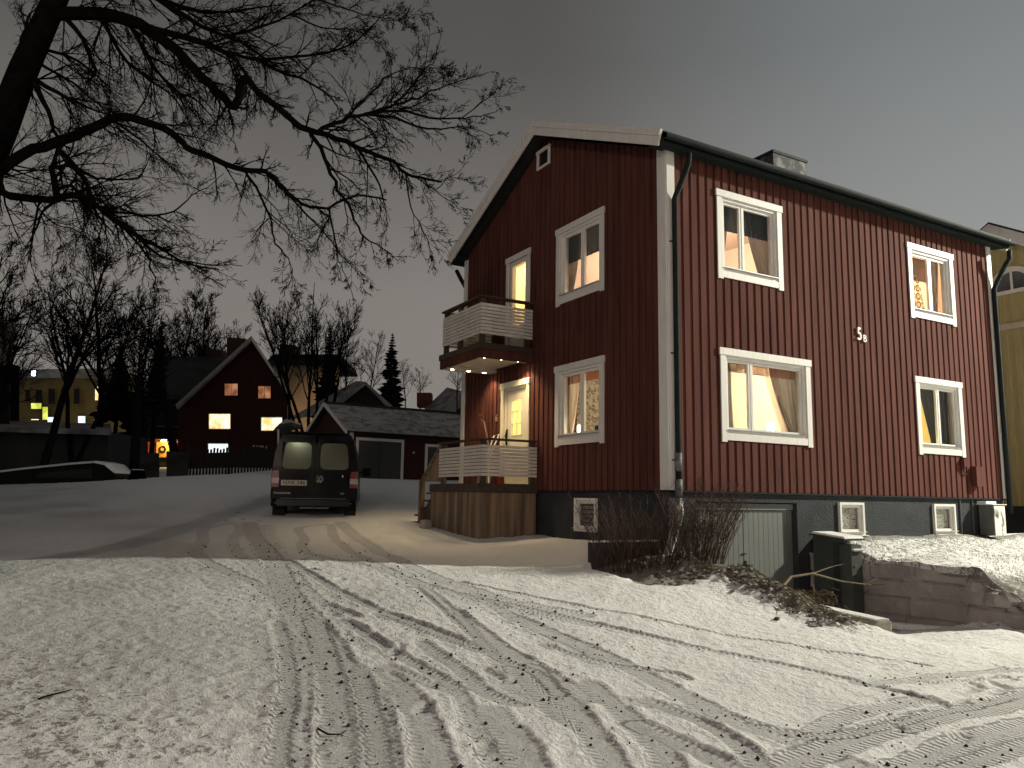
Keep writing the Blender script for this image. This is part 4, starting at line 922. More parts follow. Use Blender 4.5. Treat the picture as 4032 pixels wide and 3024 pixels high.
for sg in(-1,1):
    m=MB(); 
    def lens(z0,z1,mm,nm,par):
        q=MB(); q.add([(sg*.95,.10,z0),(sg*.96,-.0,z0),(sg*.93,-.05,z0),(sg*.78,-.055,z0),(sg*.95,.10,z1),(sg*.945,-.0,z1),(sg*.925,-.05,z1),(sg*(.78+.015*(z1>.95)),-.055,z1)],[(0,1,5,4),(1,2,6,5),(2,3,7,6),(4,5,6,7),(0,3,2,1)]); return q.build(nm,mm,par,local=True)
    A=lens(.90,1.06,REDL,'tail_light',V); lens(.78,.899,CLEARL,'clear_lens',A); lens(.69,.779,REDL,'lower_lens',A)
    m=MB(); m.box((sg*.60,-.125,.335),(sg*.85,-.120,.352)); m.build('reflector',REDL,V,local=True)
m=MB(); m.add([(-.95,.3,.26),(-.93,-.06,.26),(-.80,-.13,.26),(.80,-.13,.26),(.93,-.06,.26),(.95,.3,.26),(-.95,.3,.44),(-.93,-.05,.44),(-.80,-.12,.44),(.80,-.12,.44),(.93,-.05,.44),(.95,.3,.44)],[(0,1,7,6),(1,2,8,7),(2,3,9,8),(3,4,10,9),(4,5,11,10),(6,7,8,9,10,11),(0,5,4,3,2,1)]); m.build('bumper',BLACKP,V,local=True,bevel=.02)
m=MB(); m.box((-.72,-.128,.440),(.72,-.08,.450)); m.build('bumper_trim',DIMC,V,local=True)
m=MB(); m.tube([(.0,-.05,.26),(.0,-.18,.25),(.0,-.20,.31)],.018,8); m.box((-.30,-.05,.225),(.34,-.03,.25)); m.build('tow_bar',DIMC,V,local=True)
m=MB(); m.box((-.73,-.052,.73),(-.17,-.045,.85)); pl=m.build('number_plate',M('plate_white',(.55,.50,.44),.5,.04),V,local=True)
VX=Matrix(((1,0,0,0),(0,0,-1,0),(0,1,0,0),(0,0,0,1)))
text('NXK 546',.125,.002,BLACKR,'plate_letters',Matrix.Translation((-.445,-.0535,.79))@VX@Matrix.Scale(.95,4,(1,0,0)),pl,1.05)
m=MB(); m.box((-.75,-.0525,.73),(-.732,-.0445,.85)); m.build('plate_band',M('blue_band',(.02,.04,.25),.5),pl,local=True)
# badge: ring with V over W
BADGE=M('badge_chrome',(.20,.20,.20),.3,metal=.8); m=MB(); cx,cz=.10,.88; m.tube([(cx+.078*math.cos(a),-.046,cz+.078*math.sin(a)) for a in np.linspace(0,2*math.pi,25)],.007,5)
def st(a,b): m.beam((cx+a[0],-.046,cz+a[1]),(cx+b[0],-.046,cz+b[1]),.010,.012,(0,1,0))
st((-.030,.068),(0,.004));st((.030,.068),(0,.004)); st((-.062,.040),(-.028,-.066));st((-.028,-.066),(0,-.006));st((0,-.006),(.028,-.066));st((.028,-.066),(.062,.040)); m.build('badge',BADGE,V,local=True)
text('TRANSPORTER',.055,.001,BADGE,'model_lettering',Matrix.Translation((-.70,-.045,.555))@VX,V); text('TDI',.055,.001,BADGE,'engine_lettering',Matrix.Translation((.62,-.045,.56))@VX,V)
m=MB(); m.box((.60,-.055,.93),(.625,-.04,.98)); m.build('door_lock',STEEL,V,local=True)
for sg in(-1,1):
    for yy in(.92,3.95):
        w_=thing('wheel','','',(0,0,0)); 
        for k in('label','category'): del w_[k]
        w_.parent=V; w_.location=(sg*.80,yy,.33)
        m=MB(); n=24; prof=[(.0,.20,),( .02,.31),(.05,.33),(.19,.33),(.22,.31),(.24,.2)]
        vs=[];fs=[]
        for i,(xx,rd) in enumerate(prof):
            for j in range(n): a=2*math.pi*j/n; vs.append((xx-.12,rd*math.cos(a),rd*math.sin(a)))
        for i in range(len(prof)-1):
            for j in range(n): fs.append((i*n+j,i*n+(j+1)%n,(i+1)*n+(j+1)%n,(i+1)*n+j))
        m.add(vs,fs); m.build('tyre',BLACKR,w_,local=True,smooth=True)
        m=MB(); m.tube([(-.08,0,0),(.10,0,0)],.205,18); m.build('rim',DARKM,w_,local=True)
m=MB(); m.box((-.93,.30,.06),(-.66,.32,.40)); m.box((.66,.30,.06),(.93,.32,.40)); m.build('mud_flap',BLACKR,V,local=True)
m=MB()
for sg in(-1,1):
    m=MB(); m.beam((sg*.93,3.62,1.15),(sg*1.02,3.62,1.17),.05,.05); m.box((sg*1.00,3.56,1.05),(sg*1.22,3.68,1.28)); m.build('wing_mirror',BLACKP,V,local=True,bevel=.03)
m=MB(); m.box((-.80,.4,.32),(.80,4.3,.36)); m.box((-.84,1.7,.37),(.84,1.74,1.80)); m.build('cargo_bay',M('cargo_lining',(.45,.45,.38),.8),V,local=True)
m=MB(); m.box((.08,.30,.5),(.72,.75,1.32)); b_=m.build('cargo_box',M('pale_box',(.40,.38,.30),.8),V,local=True)
m=MB(); m.box((-.90,1.0,1.22),(.905,1.001,1.23)); 
lp=plamp((0,0,0),(.95,1.0,.72),1.5,.03,'cargo_lamp'); lp.parent=V; lp.location=(-.40,.16,1.76)
# ------------------------------------------------------------------ background buildings
def ext(px,D,L): 
    "outline given in survey pixels at distance D, extruded back L metres along the view's level direction turned by a"
    return [at(x_,y_,D) for x_,y_ in px]
def solid(px,D,L,a=0):
    c,s=math.cos(a),math.sin(a); off=np.array([FH[0]*c-FH[1]*s,FH[0]*s+FH[1]*c,0])*L
    return ext(px,D,L),off
def part(name,px,D,L,mat,par,a=0):
    p,off=solid(px,D,L,a); return MB().prism(p,off).build(name,mat,par)
def bwindow(par,x0,y0,x1,y1,D,warm,nm='window',bars=1,frame=WHITE):
    p=part(nm,[(x0,y0),(x1,y0),(x1,y1),(x0,y1)],D-.10,.05,frame,par)
    e=3 if (x1-x0)>45 else 2.5
    n=bars+1;w=(x1-x0-2*e)/n
    for i in range(n):
        a=x0+e+i*w+(1 if i else 0);b=x0+e+(i+1)*w-(1 if i<n-1 else 0)
        part('lit_pane' if warm else 'pane',[(a,y0+e),(b,y0+e),(b,y1-e),(a,y1-e)],D-.13,.02,warm or BLACKR,p)
    return p
def lit(name,a,b,s,sc=5,kind='noise'): return patterned(name,a,b,kind,sc,2,.38,.62,(1,1,1),.8,emit=s)
LITW=lit('warm_window_light',(.75,.40,.12),(1,.80,.45),1.6,2.2); LITD=lit('dim_orange_window_light',(.20,.07,.03),(.50,.22,.11),.9,1.5); LITC=lit('cool_window_light',(.60,.75,.85),(1,1,1),1.3,1.5); LITX=lit('bright_window_light',(.9,.50,.18),(1,.88,.62),1.5,1.6)
DG=52
h=thing('gabled_house','dark red steep gabled house with five lit windows behind the fence','house',at(900,1860,DG))
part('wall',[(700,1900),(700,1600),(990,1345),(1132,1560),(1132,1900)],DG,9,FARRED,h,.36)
part('roof',[(990,1322),(690,1592),(700,1610),(990,1346)],DG-.5,10,SNOWROOF,h,.36)
part('roof',[(990,1322),(1142,1555),(1134,1570),(990,1346)],DG-.5,10,ROOFM,h,.36)
part('verge_board',[(990,1322),(693,1594),(696,1604),(990,1340)],DG-.56,.05,M('snowy_verge',(.32,.31,.30),.8),h)
part('verge_board',[(990,1322),(1142,1555),(1137,1563),(990,1340)],DG-.56,.05,WHITE,h)
part('chimney',[(893,1420),(893,1328),(963,1332),(963,1420)],DG+3,1.2,BRICK,h)
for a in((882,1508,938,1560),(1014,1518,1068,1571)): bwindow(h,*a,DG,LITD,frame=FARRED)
bwindow(h,821,1628,908,1690,DG,LITX); bwindow(h,1027,1642,1112,1697,DG,LITX); bwindow(h,818,1745,899,1786,DG,LITC)
part('door_frame',[(995,1753),(1054,1757),(1054,1772),(1048,1772),(1048,1762),(995,1758)],DG-.06,.05,WHITE,h)
w=thing('long_roofed_house','dark long roofed house with lit porch left of the gabled house','house',at(690,1860,DG+2))
part('wall',[(545,1900),(545,1560),(745,1560),(745,1900)],DG+2,7,FARDARK,w)
m=MB(); p=[at(560,1545,DG+1),at(760,1560,DG+1),at(880,1405,DG+6),at(625,1402,DG+6)]; q=[x_-np.array([0,0,.3]) for x_ in p]; m.add(p+q,[(0,1,2,3),(7,6,5,4),(0,4,5,1),(1,5,6,2),(2,6,7,3),(3,7,4,0)]); m.build('roof',M('far_dark_roof',(.035,.035,.036),.9,.3,1),w)
part('chimney',[(810,1430),(810,1372),(875,1378),(875,1430)],DG+6,1.5,BRICK,w)
part('eave_board',[(612,1676),(715,1678),(715,1682),(612,1680)],DG+1.5,.05,M('dim_board',(.16,.14,.12),.8),w)
pr=part('porch_back',[(562,1800),(562,1726),(722,1730),(722,1800)],DG+1.9,.08,M('porch_red',(.45,.08,.03),.8,.1,3),w)
dd=part('door',[(614,1800),(616,1740),(668,1740),(668,1800)],DG+1.7,.05,M('honey_door',(.70,.38,.10),.6,.1,3),w); part('door_pane',[(670,1744),(690,1744),(690,1778),(670,1778)],DG+1.7,.05,FARDARK,dd)
part('porch_roof',[(560,1728),(735,1731),(735,1722),(560,1719)],DG+.4,1.5,FARDARK,w)
m=MB(); c_=at(639,1768,DG+1.6); 
ring=[c_+_R*.18*math.cos(a)+np.array([0,0,.18])*math.sin(a) for a in np.linspace(0,2*math.pi,17)]; m.tube(ring,.055,6); tag(m.build('door_wreath',NEEDLE,org=c_),'round dark wreath on the lit porch door','wreath')
m=MB(); c_=at(645,1733,DG+1.2); m.tube([c_-np.array([0,0,.1]),c_+np.array([0,0,.1])],.16,10); m.build('porch_lamp',emis('porch_glow',(1,.72,.30),25),w)
plamp(at(645,1745,DG+.9),(1,.66,.28),90,.1,'porch_light')
# far lit building
e=thing('apartment_block','long pale yellow building with lit windows seen through bare trees','building',at(250,1700,85))
part('wall',[(60,1900),(60,1485),(420,1485),(560,1500),(560,1900)],85,10,M('yellow_plaster',(.20,.15,.06),.9,.2,.5),e,.5)
part('roof',[(55,1488),(75,1455),(430,1450),(580,1490),(565,1502),(420,1487)],84,11,SNOWROOF,e)
YL=lit('yellow_green_light',(.45,.50,.05),(.85,.90,.20),1.2,1)
for a,mm in(((120,1585,165,1612),YL),((165,1600,190,1655),YL),((185,1640,222,1664),LITC),((120,1648,155,1656),LITX),((305,1636,338,1668),LITC),((372,1520,405,1578),LITX),((368,1650,390,1672),LITC),((50,1545,60,1575),LITX),((100,1535,118,1580),None),((140,1535,165,1590),None),((190,1530,215,1590),None),((240,1530,262,1590),None),((290,1530,312,1590),None)): bwindow(e,*a,84.5,mm,bars=0,frame=FARGREY)
m=MB(); c_=at(131,1479,80); m.tube([c_,c_+np.array([0,0,.5])],.17,8); lf=m.build('wall_flood_lamp',emis('flood_glow',(.85,.92,1),12),e)
e=thing('small_grey_house','small pale grey house between the shed and the tree trunks','house',at(460,1850,60)); part('wall',[(425,1860),(425,1735),(470,1718),(520,1735),(520,1860)],60,5,M('pale_grey_boards',(.11,.11,.11),.9,.2,2),e); part('roof',[(420,1735),(470,1708),(525,1735),(525,1728),(470,1698),(420,1728)],59.8,5.5,SNOWROOF,e); bwindow(e,432,1733,450,1765,60,None,bars=0)
# left edge house
e=thing('left_edge_house','dark red house with snowy roof cut by the left edge','house',at(10,1850,38)); part('wall',[(-500,1860),(-500,1300),(38,1300),(38,1860)],38,8,M('very_dark_red',(.022,.006,.005),.9),e,.62)
part('roof',[(-520,1440),(-520,1262),(52,1268),(22,1438)],37.6,.25,SNOWROOF,e); part('verge_board',[(50,1266),(56,1272),(46,1440),(42,1440)],37.5,8,M('dim_orange_board',(.15,.07,.04),.8),e,.62); part('side_shed',[(40,1860),(40,1432),(76,1440),(76,1860)],46,3,FARDARK,e,.62)
# long low shed
e=thing('long_shed','long low dark shed with a flat snow covered roof','shed',at(200,1880,36)); part('wall',[(-300,1900),(-300,1690),(425,1700),(425,1900)],36,4,FARGREY,e)
m=MB(); p=[at(-320,1672,35.4),at(440,1694,35.4),at(432,1668,41),at(-300,1648,41)]; q=[x_-np.array([0,0,.22]) for x_ in p]; m.add(p+q,[(0,1,2,3),(7,6,5,4),(0,4,5,1),(1,5,6,2),(2,6,7,3),(3,7,4,0)]); m.build('roof',SNOWROOF,e)
# snow covered car
cz=gz(CARP[0],CARP[1]); c0=at(20,1860,31);c1=at(510,1860,31); dv=(c1-c0); dv[2]=0; L0=np.linalg.norm(dv[:2]); ang=math.atan2(dv[1],dv[0])
CZ=at(300,1826,31)[2]-1.42
car=thing('snowy_car','dark parked car under snow beyond the left snowfield','car',(c0[0],c0[1],CZ),ang)
prof=[(0,.35),(.0,.80),(.15,.98),(1.0,1.10),(2.0,1.22),(3.0,1.34),(3.9,1.42),(4.3,1.34),(4.7,1.05),(4.86,.85),(4.9,.4)]
m=MB(); m.prism([(a*L0/4.9,-.85,b) for a,b in prof],(0,1.7,0)); m.build('body',BLACKP,car,local=True,bevel=.06)
m=MB(); top=prof[2:9]; 
for (a,b),(c_,d_) in zip(top[:-1],top[1:]):
    k=L0/4.9; m.add([(a*k,-.80,b+.015),(c_*k,-.80,d_+.015),(c_*k,.80,d_+.015),(a*k,.80,b+.015),(a*k,-.72,b+.10),(c_*k,-.72,d_+.10),(c_*k,.72,d_+.10),(a*k,.72,b+.10)],[(0,1,5,4),(1,2,6,5),(2,3,7,6),(3,0,4,7),(4,5,6,7)])
m.build('snow_load',M('dim_snow',(.42,.41,.42),.9,.1,3),car,local=True)
m=MB(); m.prism([(1.7,-.87,.85),(3.9,-.87,.85),(3.8,-.87,1.22),(1.9,-.87,1.02)],(0,.012,0)); m.build('side_window',BLACKR,car,local=True)
for xx in(.95,3.9):
    m=MB(); m.tube([(xx,-.88,.32),(xx,-.65,.32)],.31,18); m.build('wheel',BLACKR,car,local=True)
m=MB(); p=hit(540,1886); m.tube([(p[0],p[1],p[2]-.1),(p[0],p[1],p[2]+.12),(p[0],p[1],p[2]+.30)],[.36,.26,.22],9); st_=m.build('tree_stump',BARK,org=p); tag(st_,'short snow topped tree stump at the edge of the yard','stump'); 
m=MB(); m.tube([(p[0],p[1],p[2]+.301),(p[0],p[1],p[2]+.33)],[.22,.17],9); m.build('snow_cap',SNOWC,st_,org=p)
# picket fence
FENC=M('dark_picket',(.020,.019,.018),.9,.2,3)
def fence(pts,h,lab,gap=.13,name='picket_fence'):
    root=thing(name,lab,'fence',pts[0]); m=MB(); post=[]
    for a,b in zip(pts[:-1],pts[1:]):
        a=np.array(a);b=np.array(b);l=np.linalg.norm((b-a)[:2]);n=int(l/gap); dx=(b-a)/n
        for i in range(n):
            p=a+dx*i; m.beam((p[0],p[1],p[2]-.05),(p[0],p[1],p[2]+h*(1+.04*math.sin(i*1.7))),.085,.02,FH)
            if i%18==0: post.append(p)
        for k in(.25,.8): m.beam(a+np.array([0,0,h*k])+FH*.03,b+np.array([0,0,h*k])+FH*.03,.04,.08)
    m.build('pickets',FENC,root)
    for p in post: MB().beam((p[0],p[1],p[2]-.2),(p[0],p[1],p[2]+h*1.1),.1,.1,FH).build('post',FENC,root)
    return root
f0=[at(735,1868,33),at(900,1862,34),at(1085,1845,35)]; fence(f0,1.05,'dark picket fence in front of the gabled house')
e=thing('board_fence','taller dark solid board fence left of the picket fence','fence',at(600,1880,32)); part('boards',[(552,1885),(552,1780),(625,1784),(625,1885)],32,.06,FENC,e); part('boards',[(655,1882),(655,1776),(735,1782),(735,1875)],32,.06,FENC,e)
# garage building
gA=at(1372,1888,33);gB=at(2100,1905,38); dirg=(gB-gA);dirg[2]=0;dirg/=np.linalg.norm(dirg); nrm=np.array([-dirg[1],dirg[0],0]); 
if nrm@FH<0: nrm=-nrm
zb=gA[2]; ga=math.atan2(dirg[1],dirg[0]); 
G=thing('garage_building','dark red garage with corrugated snowy roof and grey doors','garage',(gA[0],gA[1],zb-.05),ga)
# local: x along the front, y backwards, z up
zf=(at(1372,1684,33)[2]-zb); zr=(at(1345,1590,35.6)[2]-zb); LG=9.5; DGp=5.2
m=MB(); m.prism([(0,0,-.5),(0,0,zf),(0,DGp/2,zr-.12),(0,DGp,zf),(0,DGp,-.5)],(LG,0,0)); m.build('wall',FARRED,G,local=True)
m=MB(); nn=70
for i in range(nn):
    x0=-.28+(LG+.3)*i/nn;x1=-.28+(LG+.3)*(i+.55)/nn;x2=-.28+(LG+.3)*(i+1)/nn
    a=(-.35,zf-.12);b=(DGp/2,zr)
    m.add([(x0,a[0],a[1]),(x1,a[0],a[1]+.03),(x2,a[0],a[1]),(x0,b[0],b[1]),(x1,b[0],b[1]+.03),(x2,b[0],b[1])],[(0,1,4,3),(1,2,5,4)])
m.build('front_roof',TILE,G,local=True)
m=MB(); m.prism([(-.28,DGp/2,zr-.02),(-.28,DGp+.35,zf-.12),(-.28,DGp+.35,zf-.04),(-.28,DGp/2,zr+.03)],(LG+.3,0,0)); m.prism([(-.26,-.33,zf-.15),(-.26,DGp/2,zr-.05),(-.26,DGp/2,zr-.02),(-.26,-.33,zf-.125)],(LG+.28,0,0)); m.build('rear_roof',ROOFM,G,local=True)
m=MB(); m.beam((-.3,DGp/2,zr+.03),(LG,DGp/2,zr+.03),.25,.1); m.build('ridge_cap',ROOFM,G,local=True)
m=MB(); m.prism([(-.33,-.36,zf-.10),(-.33,DGp/2,zr+.05),(-.33,DGp/2,zr-.12),(-.33,-.36,zf-.26)],(.04,0,0)); m.prism([(-.33,DGp/2,zr+.05),(-.33,DGp+.36,zf-.10),(-.33,DGp+.36,zf-.26),(-.33,DGp/2,zr-.12)],(.04,0,0)); m.box((-.03,-.03,-.3),(.13,-.001,zf-.1)); m.build('white_trim',WHITE,G,local=True)
def gx_at(px):
    d_=ray(px,1800); 
    A_=np.array([[dirg[0],-d_[0]],[dirg[1],-d_[1]]]); s_=np.linalg.solve(A_,(CAM-gA)[:2]); return s_[0]
for (a,b,ytop,nm) in((1398,1588,1697,'double_door'),(1672,1756,1714,'side_door')):
    xa,xb=gx_at(a),gx_at(b); hh=zf-.33 if nm=='double_door' else zf-.45
    m=MB(); m.box((xa,-.05,-.2),(xa+.12,-.001,hh));m.box((xb-.12,-.05,-.2),(xb,-.001,hh));m.box((xa+.121,-.05,hh-.12),(xb-.121,-.001,hh)); d_=m.build(nm,WHITE,G,local=True)
    m=MB(); mid=(xa+xb)/2
    if nm=='double_door': m.box((xa+.125,-.03,-.2),(mid-.01,-.002,hh-.125)); m.box((mid+.01,-.03,-.2),(xb-.125,-.002,hh-.125))
    else: m.box((xa+.125,-.03,-.2),(xb-.125,-.002,hh-.125))
    m.build('door_leaf',M('far_grey_door_%s'%nm,(.055,.057,.055),.8),d_,local=True)
m=MB(); xa=gx_at(1627); m.box((xa-.03,-.06,1.25),(xa+.03,-.001,1.33)); m.build('wall_socket',WHITE,G,local=True)
# roof behind garage
e=thing('snowy_gable_house','dark house with snowy gable roof behind the garage','house',at(1440,1850,46)); part('wall',[(1330,1900),(1330,1600),(1440,1512),(1530,1600),(1530,1900)],46,8,FARDARK,e,.2)
m=MB(); p=[at(1440,1503,45.5),at(1300,1612,45.5),at(1150,1640,52),at(1400,1500,56)]; q=[x_-np.array([0,0,.2]) for x_ in p]; m.add(p+q,[(0,1,2,3),(7,6,5,4),(0,4,5,1),(1,5,6,2),(2,6,7,3),(3,7,4,0)]); m.build('roof',SNOWROOF,e)
part('roof',[(1440,1503),(1545,1598),(1530,1606),(1440,1514)],45.5,8,SNOWROOF,e,.2)
e=thing('hipped_snow_roof_house','house with broad snowy roof and brick chimney behind the garage','house',at(1800,1850,55)); part('wall',[(1760,1900),(1760,1640),(1850,1560),(1990,1640),(1990,1900)],55,6,FARDARK,e)
m=MB(); p=[at(1640,1640,57),at(1765,1635,54.5),at(1860,1552,54.5),at(1760,1525,60)]; q=[x_-np.array([0,0,.2]) for x_ in p]; m.add(p+q,[(0,1,2,3),(7,6,5,4),(0,4,5,1),(1,5,6,2),(2,6,7,3),(3,7,4,0)]); m.build('roof',SNOWROOF,e)
m=MB(); part('roof',[(1860,1550),(2000,1640),(1985,1650),(1860,1562)],54.5,6,SNOWROOF,e)
part('chimney',[(1641,1600),(1641,1546),(1698,1546),(1698,1600)],58,1.2,M('red_brick',(.12,.035,.025),.9,.3,5),e)
e=thing('far_pale_building','distant building with pale lit wall behind the multi-stemmed tree','building',at(1200,1600,80)); part('wall',[(1075,1800),(1075,1420),(1335,1425),(1335,1800)],80,8,M('pale_plaster',(.30,.22,.14),.9,.2,.4),e,.26); part('roof',[(1040,1432),(1075,1395),(1330,1395),(1345,1430)],79,9,ROOFM,e); part('chimney',[(1100,1400),(1100,1355),(1160,1358),(1160,1400)],78,2,BRICK,e)
spot(at(1210,1700,74),900,(1,.72,.42),80,tuple(FH+np.array([0,0,.25])),'courtyard_light'); spot(at(300,1760,76),420,(1,.78,.35),110,tuple(FH+np.array([0,0,.25])),'courtyard_light')
# small porch roof left of van
e=thing('canopy','small snow topped canopy on a post beyond the van','canopy',at(1092,1850,29)); part('canopy_roof',[(1072,1697),(1100,1672),(1150,1662),(1150,1676),(1105,1686)],29,1.2,ROOFM,e); part('snow_cap',[(1080,1688),(1100,1668),(1125,1650),(1152,1656),(1150,1662),(1100,1671)],29,1.2,SNOWROOF,e); part('post',[(1092,1860),(1092,1690),(1096,1690),(1096,1860)],29,.1,M('pale_post',(.3,.28,.25),.8),e)
# yellow house
YH=thing('yellow_house','yellow board house with white arched window at the right edge','house',(0,16,-.6))
Y0=13.5
def yp(px,py,dy=0): return on(px,py,1,Y0+dy)
apx=yp(3925,885);
gl_=yp(3960,1992); zbm=gl_[2]
xl=-5.5
m=MB(); eR=apx+np.array([4.2,0,-2.5]); m.prism([(apx[0]-4,Y0,zbm),(apx[0]+4,Y0,zbm),(apx[0]+4,Y0,apx[2]-2.6),(apx[0],Y0,apx[2]-.35),(apx[0]-4,Y0,apx[2]-2.6)],(0,9,0)); m.build('wall',YEL,YH)
m=MB(); u=apx[0]-4
while u<apx[0]+4: 
    zt=apx[2]-.4-abs(u-apx[0])*.58; m.box((u,Y0-.022,zbm),(u+.14,Y0,zt)); u+=.28
m.build('cladding_boards',YEL,YH)
m=MB(); m.prism([(apx[0]-3.98,Y0+.02,-2),(apx[0]+3.98,Y0+.02,-2),(apx[0]+3.98,Y0+.02,zbm),(apx[0]-3.98,Y0+.02,zbm)],(0,8.9,0)); m.build('foundation',CONC,YH)
for sg in(-1,1):
    m=MB(); m.prism([(apx[0],Y0-.4,apx[2]),(apx[0]+sg*4.4,Y0-.4,apx[2]-2.62),(apx[0]+sg*4.4,Y0-.4,apx[2]-2.80),(apx[0],Y0-.4,apx[2]-.17)],(0,9.8,0)); m.build('roof',ROOFM,YH)
    m=MB(); m.prism([(apx[0],Y0-.43,apx[2]-.06),(apx[0]+sg*4.35,Y0-.43,apx[2]-2.66),(apx[0]+sg*4.2,Y0-.43,apx[2]-2.95),(apx[0],Y0-.43,apx[2]-.40)],(0,.03,0)); m.build('verge_board',M('snowy_white_verge',(.50,.50,.50),.8),YH)
ac=yp(3990,1140); 
def arch(r,dy,z0,mat,nm,par,rin=None):
    m=MB(); n=20; o=[(ac[0]+r*math.cos(a),Y0-dy,ac[2]+z0+r*math.sin(a)*1.0) for a in np.linspace(0,math.pi,n)]
    if rin is None: m.prism(o,(0,.02,0))
    else:
        i_=[(ac[0]+rin*math.cos(a),Y0-dy,ac[2]+z0+rin*math.sin(a)) for a in np.linspace(0,math.pi,n)]
        for k in range(n-1): m.prism([o[k],o[k+1],i_[k+1],i_[k]],(0,.03,0))
    return m.build(nm,mat,par)
aw=arch(.62,.06,0,WHITE,'arched_window',YH,.48); arch(.48,.03,0,M('dark_blue_glass',(.03,.035,.045),.2,spec=.6),'pane',aw)
m=MB(); m.box((ac[0]-.66,Y0-.07,ac[2]-.10),(ac[0]+.66,Y0-.02,ac[2]-.005)); m.box((ac[0]-.03,Y0-.07,ac[2]),(ac[0]+.03,Y0-.05,ac[2]+.5)); m.build('arch_sill',WHITE,aw)
bz=yp(3960,1288)[2]; m=MB(); m.box((apx[0]-4.01,Y0-.05,bz-.08),(apx[0]+4.01,Y0-.023,bz+.08)); m.build('belt_board',M('pale_belt',(.45,.42,.33),.7),YH)
# ------------------------------------------------------------------ trees
def rot(v,axis,a):
    axis=axis/ (np.linalg.norm(axis)+1e-9); return v*math.cos(a)+np.cross(axis,v)*math.sin(a)+axis*(axis@v)*(1-math.cos(a))
def grow(m,r,p,d,L,rad,lev,maxlev,nch,up=.0,sides=3,wig=.12,ratio=.6,minr=.003,seg=5,spread=(.45,1.0),bud=0):
    P=[p];dd=d/np.linalg.norm(d);c=dd.copy()
    for i in range(seg):
        c=c+np.array([r.gauss(0,wig),r.gauss(0,wig),r.gauss(0,wig)+up]); c/=np.linalg.norm(c); P.append(P[-1]+c*L/seg)
    R=[max(minr*.6,rad*(1-.75*i/seg)) for i in range(seg+1)]
    m.tube(P,R,sides if lev else max(sides,5),False)
    if lev<maxlev:
        n=max(1,int(nch[lev]*r.uniform(.75,1.25)))
        for k in range(n):
            t=r.uniform(.18,.98); i=min(int(t*seg),seg-1); q=P[i]+(P[i+1]-P[i])*(t*seg-i); tg=P[i+1]-P[i]; tg=tg/np.linalg.norm(tg)
            ax=np.cross(tg,np.array([r.gauss(0,1),r.gauss(0,1),r.gauss(0,1)])); nd=rot(tg,ax,r.uniform(*spread))
            grow(m,r,q,nd,L*ratio*r.uniform(.55,1.15)*(1.1-.5*t),max(minr,R[i]*.6),lev+1,maxlev,nch,up,sides,wig*1.15,ratio,minr,max(3,seg-1),spread)
